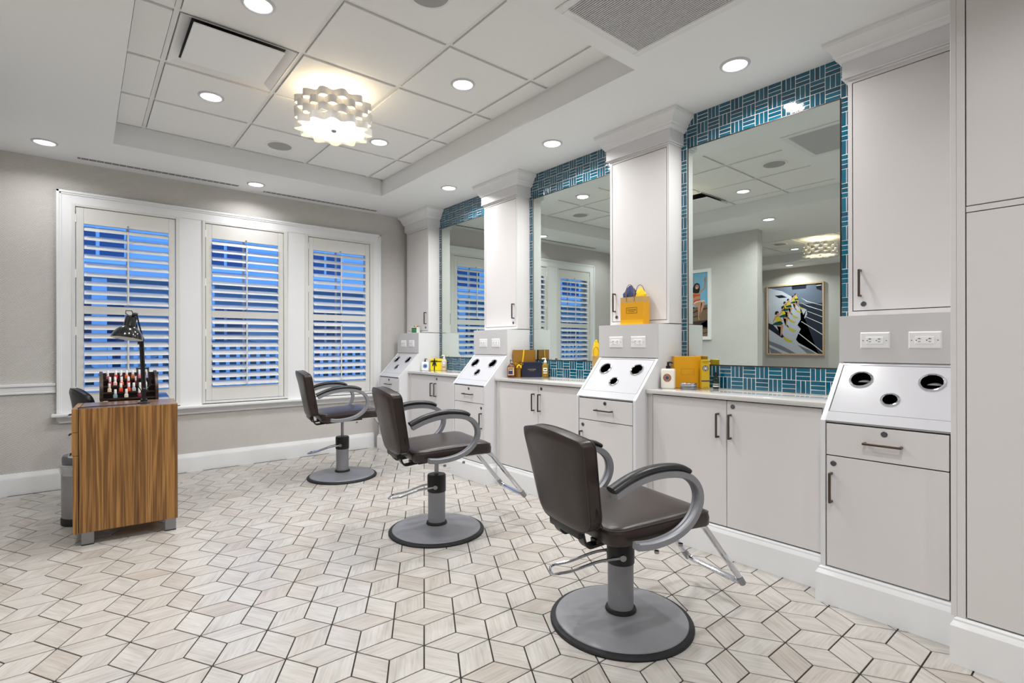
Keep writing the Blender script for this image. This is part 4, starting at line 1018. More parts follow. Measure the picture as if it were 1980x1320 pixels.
# ================================================================== PRODUCTS ON THE COUNTERS
ZC = .9003
gold = M_('gold_card', (176, 132, 62), 0.30, metal=0.75, var=.05, vscale=10)
yel = M_('yellow_card', (224, 160, 12), 0.45, var=.03, vscale=12)
yelb = M_('bright_yellow_card', (244, 220, 12), 0.45)
yeltis = M_('yellow_tissue', (246, 200, 18), 0.65, bump=.4, bscale=60)
navytis = M_('navy_tissue', (46, 58, 102), 0.7, bump=.5, bscale=60)
navy = M_('navy_card', (30, 34, 56), 0.38)
kraft = M_('kraft_card', (196, 160, 98), 0.7, var=.05, vscale=60)
ink = M_('black_ink', (34, 30, 20), 0.6)
goldink = M_('gold_ink', (226, 190, 130), 0.35, metal=.4)
darkyel = M_('embossed_yellow', (206, 142, 8), 0.4)
def local(root, bm, M): bmesh.ops.transform(bm, matrix=M, verts=bm.verts)
def word(parent, body, size, pos, M, mat, spacing=1.0):
    """lettering on a face looking along local -y (right = +x)"""
    bm = text_bm(body, size, .0002, spacing=spacing); place_text(bm, pos, (1, 0, 0), (0, 0, 1))
    return mk('lettering', bm, mat, parent, smooth=0, absolute=False)
def prod(name, label, cat, loc, rz, group=None):
    r = thing(name, label, cat, loc, rz, group); ORG[r.name] = Vector((0, 0, 0)); return r
def frame_line(parent, w_, h_, y, z, t, mat):
    bm = B()
    for a in ((-w_ / 2, w_ / 2, z - h_ / 2, z - h_ / 2 + t), (-w_ / 2, w_ / 2, z + h_ / 2 - t, z + h_ / 2), (-w_ / 2, -w_ / 2 + t, z - h_ / 2, z + h_ / 2), (w_ / 2 - t, w_ / 2, z - h_ / 2, z + h_ / 2)): box(bm, a[0], a[1], y - .0004, y, a[2], a[3])
    mk('printed_frame', bm, mat, parent, smooth=0, absolute=False)
def pump(parent, z, mat, s=1.0, dirx=1):
    bm = B(); lathe(bm, [(.014 * s, z), (.0145 * s, z + .001), (.0145 * s, z + .016 * s), (.010 * s, z + .018 * s), (.0075 * s, z + .019 * s), (.0075 * s, z + .034 * s), (.0001, z + .034 * s)], 20)
    tube(bm, [(-.006 * s * dirx, 0, z + .038 * s), (.012 * s * dirx, 0, z + .040 * s), (.026 * s * dirx, 0, z + .037 * s), (.029 * s * dirx, 0, z + .033 * s)], .005 * s, 8)
    mk('pump', bm, mat, parent, absolute=False)
def ring_label(parent, r, y, z, outer, inner, mark):
    Mx = Matrix.Rotation(R(90), 3, 'X')
    bm = B(); lathe(bm, [(r, 0), (r, .0003), (.0001, .0003)], 32, (0, y, z), Mx); lb = mk('round_label', bm, outer, parent, absolute=False)
    bm = B(); lathe(bm, [(r * .42, .0003), (r * .42, .0006), (.0001, .0006)], 24, (0, y, z), Mx); mk('label_centre', bm, inner, lb, absolute=False)
    bm = B()
    for k in range(22):
        if k in (0, 11): continue
        a = 2 * PI * k / 22; rr = r * .72
        vq = [Vector((dx, 0, dz)) for dx, dz in ((-r * .05, -r * .11), (r * .05, -r * .11), (r * .05, r * .11), (-r * .05, r * .11))]
        q = [bm.verts.new(Vector((rr * math.sin(a), y - .0006, z + rr * math.cos(a))) + Matrix.Rotation(a, 3, 'Y') @ v) for v in vq]; bm.faces.new(q)
    mk('label_lettering', bm, mark, lb, smooth=0, absolute=False)
cream = M_('cream_plastic', (240, 234, 224), 0.25, coat=.3)

# --- nearest counter
r = prod('lotion_bottle', 'square cream lotion bottle with black pump and round brown label', 'bottle', (2.886, 1.922, ZC), R(-70))
bm = B(); pillow(bm, rrect(.086, .052, .012, 4), [(0, .004), (.003, .0005), (.008, 0), (.112, 0), (.120, .002), (.125, .007), (.126, .015)], lambda x, y, o: (x, y, o)); mk('bottle', bm, cream, r, absolute=False)
pump(r, .126, black, 1.0, 1); ring_label(r, .0265, -.0262, .068, M_('label_brown', (186, 134, 108), .5), M_('label_blue', (58, 74, 108), .5), ink)
r = prod('yellow_gift_box', 'large yellow gift box with embossed label standing against the mirror', 'box', (3.016, 1.864, ZC), R(-41))
bm = B(); box(bm, -.086, .086, 0, .030, 0, .203, .0012, 1); mk('lid', bm, yel, r, absolute=False)
bm = B(); box(bm, -.086, -.083, .030, .058, 0, .203); box(bm, .083, .086, .030, .058, 0, .203); box(bm, -.086, .086, .030, .058, .200, .203); mk('box_body', bm, yel, r, smooth=0, absolute=False)
frame_line(r, .086, .042, -.0002, .104, .003, darkyel); word(r, "L'OCCITANE", .0115, (0, -.0005, .108), None, M_('emboss_light', (240, 184, 30), .35)); word(r, 'EN PROVENCE', .0062, (0, -.0005, .096), None, MATS['emboss_light'])
r = prod('metal_tin', 'round silver tin in front of the large yellow box', 'tin', (2.936, 1.808, ZC), 0)
bm = B(); lathe(bm, [(.0001, 0), (.048, 0), (.0495, .003), (.0495, .022), (.049, .023), (.0001, .023)], 48); mk('tin', bm, steel, r, absolute=False)
bm = B(); lathe(bm, [(.0505, .022), (.051, .024), (.051, .036), (.049, .039), (.045, .0395), (.0001, .039)], 48); mk('lid', bm, M_('tin_lid', (196, 198, 202), .25, metal=1), r, absolute=False)
r = prod('yellow_carton', 'tall slim yellow carton with blue round label', 'carton', (3.060, 1.770, ZC), R(-46))
bm = B(); box(bm, -.025, .025, -.022, .022, 0, .182, .0008, 1); mk('carton', bm, M_('carton_yellow', (214, 178, 40), .35, metal=.25), r, absolute=False)
ring_label(r, .0185, -.0221, .128, M_('carton_blue', (52, 60, 96), .5), M_('carton_cream', (226, 214, 180), .5), whitet)
word(r, "L'OCCITANE", .0072, (0, -.0222, .170), None, ink); word(r, 'EN PROVENCE', .0042, (0, -.0222, .162), None, ink)
bm = B(); box(bm, -.0252, .0252, -.0224, -.0216, .044, .052); mk('printed_band', bm, MATS['carton_blue'], r, smooth=0, absolute=False)
word(r, 'HAND  CREAM', .005, (0, -.0222, .008), None, ink)
r = prod('serum_bottle', 'small dark green bottle with black cap beside the tall carton', 'bottle', (3.077, 1.703, ZC), R(-46))
bm = B(); lathe(bm, [(.0001, 0), (.0165, 0), (.018, .003), (.018, .058), (.016, .066), (.009, .072), (.009, .078)], 28); mk('bottle', bm, M_('dark_green_glass', (16, 30, 24), .08, coat=.6), r, absolute=False)
bm = B(); lathe(bm, [(.0105, .076), (.0112, .078), (.0105, .104), (.008, .107), (.0001, .107)], 20); mk('cap', bm, black, r, absolute=False)
bm = B(); lathe(bm, [(.0183, .012), (.0183, .050)], 28); mk('label', bm, M_('green_label', (30, 46, 38), .5), r, absolute=False)
bm = B(); lathe(bm, [(.0186, .028), (.0186, .032)], 28); lathe(bm, [(.0186, .014), (.0186, .021)], 28); mk('label_print', bm, whitet, r, smooth=0, absolute=False)

# --- gift bag on the second station
r = prod('gift_bag', 'yellow paper gift bag with navy and yellow tissue on a station top', 'gift bag', (2.915, 2.203, 1.3163), R(-90))
bm = B(); bw, bd, bh = .094, .036, .188; zt = .150
for z0, z1, mi in ((0, zt, 0), (zt, bh, 1)):
    o = [(-bw, -bd), (bw, -bd), (bw, bd), (-bw, bd)]; i_ = [(-bw + .001, -bd + .001), (bw - .001, -bd + .001), (bw - .001, bd - .001), (-bw + .001, bd - .001)]
    for ol_, fl in ((o, 0), (i_, 1)):
        a = [bm.verts.new((x, y, z0)) for x, y in ol_]; b = [bm.verts.new((x, y, z1)) for x, y in ol_]
        for k in range(4): bm.faces.new((a[k], a[(k + 1) % 4], b[(k + 1) % 4], b[k])).material_index = mi
bm.faces.new([bm.verts.new((x, y, 0.0005)) for x, y in o])
bmesh.ops.remove_doubles(bm, verts=bm.verts, dist=1e-6); mk('bag', bm, [yel, kraft], r, smooth=0, absolute=False)
frame_line(r, .090, .040, -bd - .0002, .096, .002, ink); word(r, "L'OCCITANE", .0130, (0, -bd - .0004, .099), None, ink); word(r, 'EN PROVENCE', .0068, (0, -bd - .0004, .0875), None, ink)
bm = B(); box(bm, -bw + .0008, bw - .0008, -bd - .0007, -bd - .0002, .001, .034); mk('folded_flap', bm, M_('flap_yellow', (236, 176, 14), .45), r, smooth=0, absolute=False)
for y, x0 in ((-bd - .001, -.010), (bd - .003, .022)):
    bm = B(); tube(bm, spline([(x0 - .032, y, bh - .03), (x0 - .036, y, bh + .02), (x0 - .030, y, bh + .062), (x0 - .012, y, bh + .084), (x0 + .012, y, bh + .078), (x0 + .030, y, bh + .045), (x0 + .032, y, bh - .03)], 6), .0024, 6); mk('handle', bm, M_('paper_cord', (148, 112, 84), .7), r, absolute=False)
def crumple(bm, cx, cy, rx, ry, z0, h, seed, peak=(0, 0)):
    rnd = random.Random(seed); n = 26; rings = []
    for q in range(7):
        t = q / 6; ring = []
        for k in range(n):
            a = 2 * PI * k / n; fr_ = (1 - .86 * t ** 3.0) * (1 + .16 * math.sin(3 * a + seed) + .13 * rnd.uniform(-1, 1))
            ring.append(bm.verts.new((cx + rx * fr_ * math.cos(a) + peak[0] * t, cy + ry * fr_ * math.sin(a) + peak[1] * t, z0 + h * t * (1 + .12 * rnd.uniform(-1, 1) * t))))
        rings.append(ring)
    for q in range(6):
        for k in range(n): bm.faces.new((rings[q][k], rings[q][(k + 1) % n], rings[q + 1][(k + 1) % n], rings[q + 1][k]))
    bm.faces.new(rings[-1])
bm = B(); crumple(bm, -.032, -.004, .056, .027, bh - .03, .108, 3, (.0, 0)); crumple(bm, -.070, -.004, .020, .024, bh - .03, .068, 5, (-.004, 0)); mk('navy_tissue', bm, navytis, r, smooth=25, absolute=False)
bm = B(); crumple(bm, .046, .004, .040, .025, bh - .03, .088, 8, (-.004, 0)); mk('yellow_tissue', bm, yeltis, r, smooth=25, absolute=False)

# --- middle counter
r = prod('amber_bottle', 'brown glass bottle with silver cap and navy label', 'bottle', (2.850, 3.455, ZC), R(-45))
bm = B(); lathe(bm, [(.0001, 0), (.034, 0), (.037, .004), (.037, .082), (.034, .095), (.024, .108), (.013, .116), (.012, .126)], 36); mk('bottle', bm, M_('amber_glass', (84, 40, 14), .08, coat=.7), r, absolute=False)
bm = B(); lathe(bm, [(.0135, .124), (.0145, .126), (.0135, .154), (.011, .157), (.0001, .157)], 24); mk('cap', bm, chrome, r, absolute=False)
def curved_label(parent, rad, z0, z1, a0, a1, mat, name='label'):
    bm = B(); n = 12; pr_ = []
    for k in range(n + 1):
        a = R(a0 + (a1 - a0) * k / n - 90); pr_.append((bm.verts.new((rad * math.cos(a), rad * math.sin(a), z0)), bm.verts.new((rad * math.cos(a), rad * math.sin(a), z1))))
    for k in range(n): bm.faces.new((pr_[k][0], pr_[k + 1][0], pr_[k + 1][1], pr_[k][1]))
    return mk(name, bm, mat, parent, absolute=False)
curved_label(r, .0374, .020, .088, -45, 45, M_('label_tan', (214, 178, 122), .5)); curved_label(r, .0377, .028, .070, -36, 24, M_('label_navy', (44, 52, 96), .5), 'label_panel')
curved_label(r, .038, .060, .064, -28, 18, whitet, 'label_print'); curved_label(r, .0378, .076, .081, -30, 30, ink, 'label_print')
r = prod('gold_gift_box', 'tall gold gift box with yellow ribbon leaning by the mirror', 'box', (3.005, 3.4585, ZC), R(-20.5))
bm = B(); box(bm, -.106, .106, 0, .020, 0, .236, .001, 1); mk('box_body', bm, gold, r, absolute=False)
bm = B(); sweep(bm, [(-.006, -.001, .237), (-.012, -.001, .18), (-.022, -.001, .12), (-.03, -.001, .07)], [(-.006, -.0006), (.006, -.0006), (.006, .0006), (-.006, .0006)], side=(1, 0, 0)); box(bm, -.012, .0, -.0015, .0215, .2363, .2375); mk('ribbon', bm, yeltis, r, absolute=False)
r = prod('navy_gift_box', 'navy gift box with gold lettering in front of the gold box', 'box', (3.010, 3.368, ZC), R(-40))
bm = B(); box(bm, -.087, .087, 0, .042, 0, .128, .001, 1); mk('box_body', bm, navy, r, absolute=False)
bm = B(); box(bm, -.088, .088, -.0008, .0428, .106, .1288, .0008, 1); mk('lid', bm, navy, r, absolute=False)
word(r, "L'OCCITANE", .0125, (0, -.0003, .066), None, goldink); word(r, 'EN PROVENCE', .0066, (0, -.0003, .055), None, goldink)
r = prod('gold_carton', 'narrow gold carton with yellow bow between amber bottle and navy box', 'carton', (2.916, 3.430, ZC), R(-40))
bm = B(); box(bm, -.013, .013, -.013, .013, 0, .100, .0008, 1); mk('carton', bm, gold, r, absolute=False)
bm = B()
for s in (-1, 1):
    pts = [(0, 0, .104), (s * .016, -.006, .118), (s * .032, -.008, .122), (s * .034, -.004, .110), (s * .016, 0, .103)]
    sweep(bm, spline(pts, 4), [(-.007, -.0006), (.007, -.0006), (.007, .0006), (-.007, .0006)], side=(0, 1, 0)); sweep(bm, [(0, -.004, .104), (s * .012, -.019, .100), (s * .018, -.020, .082)], [(-.005, -.0006), (.005, -.0006), (.005, .0006), (-.005, .0006)], side=(1, 0, 0))
lathe(bm, [(.0001, .100), (.007, .101), (.008, .106), (.004, .111), (.0001, .112)], 12); mk('bow', bm, yeltis, r, absolute=False)
r = prod('oil_bottle', 'golden oil bottle with white pump and oval label', 'bottle', (3.086, 3.278, ZC), R(-45))
bm = B(); lathe(bm, [(.0001, 0), (.027, 0), (.030, .004), (.030, .085), (.027, .105), (.018, .120), (.012, .124)], 36); mk('bottle', bm, M_('golden_oil', (140, 110, 18), .08, coat=.7), r, absolute=False)
pump(r, .124, plastw, .95, -1)
curved_label(r, .0304, .052, .082, -34, 34, whitet, 'round_label'); curved_label(r, .0306, .062, .071, -22, 22, M_('label_green', (40, 64, 44), .5), 'label_print'); curved_label(r, .0304, .034, .042, -34, 34, whitet, 'label_strip'); curved_label(r, .0304, .014, .022, -12, 14, M_('label_orange', (196, 110, 24), .5), 'label_mark')
r = prod('small_gift_bag', 'small kraft gift bag with yellow tissue, mostly hidden behind a station', 'gift bag', (3.035, 2.625, ZC), R(-60))
bm = B(); box(bm, -.05, .05, -.028, .028, 0, .195, .001, 1); mk('bag', bm, kraft, r, absolute=False)
bm = B(); crumple(bm, -.015, 0, .032, .022, .185, .125, 11, (-.006, 0)); mk('yellow_tissue', bm, yeltis, r, smooth=25, absolute=False)
bm = B(); tube(bm, spline([(-.035, -.028, .18), (-.040, -.028, .23), (-.022, -.028, .262), (.0, -.028, .24), (.01, -.028, .18)], 5), .002, 6); mk('handle', bm, MATS['paper_cord'], r, absolute=False)

# --- far counter and corner station
r = prod('white_lotion_bottle', 'white lotion bottle with black pump and blue round label', 'bottle', (2.905, 5.012, ZC), R(-30))
bm = B(); pillow(bm, rrect(.078, .046, .012, 4), [(0, .004), (.003, .0005), (.008, 0), (.080, 0), (.090, .002), (.096, .008), (.097, .016)], lambda x, y, o: (x, y, o)); mk('bottle', bm, M_('white_bottle', (238, 238, 240), .25, coat=.3), r, absolute=False)
pump(r, .096, black, .8, 1); ring_label(r, .024, -.0232, .050, M_('label_sky', (110, 158, 206), .5), M_('label_deep', (30, 54, 104), .5), ink)
r = prod('ribboned_gift_box', 'bright yellow gift box tied with a navy ribbon bow', 'box', (3.035, 4.985, ZC), R(-36))
bm = B(); box(bm, -.068, .068, 0, .045, 0, .118, .0008, 1); mk('box_body', bm, yelb, r, absolute=False)
bm = B(); box(bm, -.0695, .0695, -.0012, .0462, .088, .1285, .0008, 1); mk('lid', bm, yelb, r, absolute=False)
nr = M_('navy_ribbon', (24, 26, 56), .45)
bm = B(); box(bm, -.030, -.018, -.0022, .0472, -.0 + .0003, .1297); box(bm, -.0703, .0703, -.0021, .0471, .092, .102); mk('ribbon', bm, nr, r, smooth=0, absolute=False)
bm = B()
for s in (-1, 1):
    sweep(bm, spline([(-.024, -.004, .098), (-.024 + s * .014, -.010, .112), (-.024 + s * .028, -.012, .112), (-.024 + s * .028, -.008, .100), (-.024, -.004, .096)], 4), [(-.006, -.0006), (.006, -.0006), (.006, .0006), (-.006, .0006)], side=(0, 1, 0))
    sweep(bm, [(-.024, -.005, .096), (-.024 + s * .012, -.007, .072), (-.024 + s * .02, -.006, .048)], [(-.006, -.0005), (.006, -.0005), (.006, .0005), (-.006, .0005)], side=(1, 0, 0))
mk('bow', bm, nr, r, absolute=False)
r = prod('cream_lotion_bottle', 'peach lotion bottle with white pump beside the ribboned box', 'bottle', (3.090, 4.915, ZC), R(-40))
bm = B(); lathe(bm, [(.0001, 0), (.028, 0), (.031, .004), (.031, .095), (.028, .112), (.018, .124), (.012, .127)], 32, rfun=lambda a: 1 - .18 * abs(math.sin(a))); mk('bottle', bm, M_('peach_plastic', (232, 206, 172), .25, coat=.3), r, absolute=False)
pump(r, .127, plastw, .95, -1); ring_label(r, .021, -.0268, .080, M_('oval_pale', (216, 222, 230), .5), whitet, M_('label_slate', (70, 84, 110), .5))
bm = B(); box(bm, -.018, .018, -.0272, -.0264, .034, .040); mk('label_print', bm, MATS['label_slate'], r, smooth=0, absolute=False)
r = prod('soap_carton', 'small green and white carton on the corner station top', 'carton', (2.905, 5.225, 1.3163), R(-62))
bm = B(); box(bm, -.038, .038, -.030, .030, 0, .066, .0008, 1); mk('carton', bm, M_('carton_white', (226, 232, 226), .45), r, absolute=False)
g1 = M_('carton_green', (70, 128, 92), .5); g2 = M_('carton_dark_green', (34, 66, 50), .5)
bm = B(); box(bm, -.033, .033, -.0306, -.0298, .004, .060); mk('printed_panel', bm, g1, r, smooth=0, absolute=False)
bm = B(); box(bm, -.030, .030, -.0309, -.0305, .050, .056); box(bm, -.030, .030, -.0309, -.0305, .030, .034); box(bm, -.030, .030, -.0309, -.0305, .008, .014); mk('printed_bars', bm, g2, r, smooth=0, absolute=False)
bm = B(); box(bm, -.0386, -.0378, -.025, .025, .004, .060); mk('side_print', bm, g2, r, smooth=0, absolute=False)
r = prod('gold_lidded_jar', 'gold lidded jar behind the green and white carton', 'jar', (2.948, 5.290, 1.3163), 0)
bm = B(); lathe(bm, [(.0001, 0), (.023, 0), (.025, .003), (.025, .055), (.023, .060)], 28); mk('jar', bm, M_('jar_glass', (210, 214, 206), .15, coat=.5), r, absolute=False)
bm = B(); lathe(bm, [(.0255, .058), (.026, .060), (.026, .082), (.024, .085), (.0001, .085)], 28); mk('lid', bm, M_('gold_lid', (206, 160, 70), .25, metal=.85), r, absolute=False)

# ================================================================== PICTURES ON THE OPPOSITE WALLS
WOMAN=[(1,'rock',[(4.562,1.75),(4.187,1.728),(4.142,1.712),(4.072,1.722),(3.984,1.717),(3.962,1.747),(3.91,1.757),(3.911,1.298),(4.563,1.308)]),(2,'rockd',[(4.187,1.637),(4.082,1.682),(3.91,1.712),(3.91,1.693),(4.082,1.657),(4.187,1.617)]),(2,'rockd',[(4.187,1.518),(4.103,1.519),(3.911,1.534),(3.911,1.494),(4.009,1.489),(4.028,1.44),(3.911,1.427),(3.911,1.411),(4.033,1.404),(4.073,1.45),(4.187,1.486)]),(2,'rockd',[(4.187,1.582),(4.073,1.6),(4.073,1.586),(4.187,1.562)]),(2,'rockd',[(4.024,1.345),(3.911,1.361),(3.911,1.349),(4.024,1.331)]),(2,'rockd',[(4.541,1.644),(4.286,1.669),(4.286,1.641),(4.541,1.606)]),(2,'rockd',[(4.541,1.473),(4.245,1.51),(4.245,1.478),(4.541,1.435)]),(3,'skin',[(4.186,1.985),(4.16,2.056),(4.144,2.118),(4.162,2.143),(4.15,2.155),(4.128,2.126),(4.134,2.081),(4.15,2.018),(4.172,1.975)]),(3,'skin',[(4.047,1.942),(3.974,1.994),(3.962,2.065),(3.958,2.109),(3.968,2.123),(3.954,2.162),(3.939,2.138),(3.937,2.111),(3.944,2.054),(3.952,1.992),(4.013,1.934),(4.037,1.92)]),(3,'skin',[(4.186,1.944),(4.162,1.946),(4.172,1.865),(4.187,1.829)]),(3,'skin',[(4.16,1.928),(4.112,1.942),(4.062,1.934),(4.034,1.918),(4.033,1.837),(4.043,1.801),(4.127,1.798),(4.137,1.844)]),(4,'orange',[(4.156,1.907),(4.112,1.915),(4.072,1.905),(4.036,1.909),(4.035,1.877),(4.072,1.883),(4.102,1.878),(4.137,1.858)]),(4,'white',[(4.137,1.785),(4.102,1.805),(4.033,1.812),(3.974,1.815),(3.957,1.8),(3.962,1.778),(4.023,1.787),(4.102,1.76),(4.137,1.739)]),(4,'orange',[(4.134,1.821),(4.087,1.836),(4.031,1.837),(4.031,1.819),(4.092,1.809),(4.134,1.785),(4.142,1.753),(4.147,1.763)]),(5,'skin',[(4.137,1.771),(4.072,1.799),(4.008,1.804),(4.003,1.763),(4.018,1.719),(4.033,1.638),(4.041,1.539),(4.063,1.538),(4.065,1.622),(4.072,1.713),(4.082,1.74),(4.127,1.734)]),(5,'skin',[(4.018,1.782),(3.984,1.806),(3.957,1.796),(3.969,1.743),(3.994,1.681),(4.023,1.629),(4.038,1.566),(4.051,1.576),(4.033,1.674)]),(4,'hair',[(4.177,1.948),(4.172,1.993),(4.137,2.017),(4.122,2.061),(4.082,2.074),(4.047,2.055),(4.037,2.009),(4.042,1.955),(4.057,1.924),(4.112,1.924)]),(5,'skin',[(4.11,2.033),(4.087,2.051),(4.057,2.037),(4.054,2.005),(4.072,1.984),(4.097,1.982),(4.112,2.001)]),(6,'white',[(4.1,2.003),(4.077,2.005),(4.082,1.992),(4.095,1.992)]),(6,'hair',[(4.104,2.031),(4.092,2.033),(4.092,2.028),(4.104,2.025)]),(6,'hair',[(4.077,2.03),(4.064,2.029),(4.065,2.024),(4.077,2.026)]),(4,'hair',[(4.187,1.705),(4.163,1.727),(4.122,1.725),(4.127,1.707),(4.163,1.7)])]
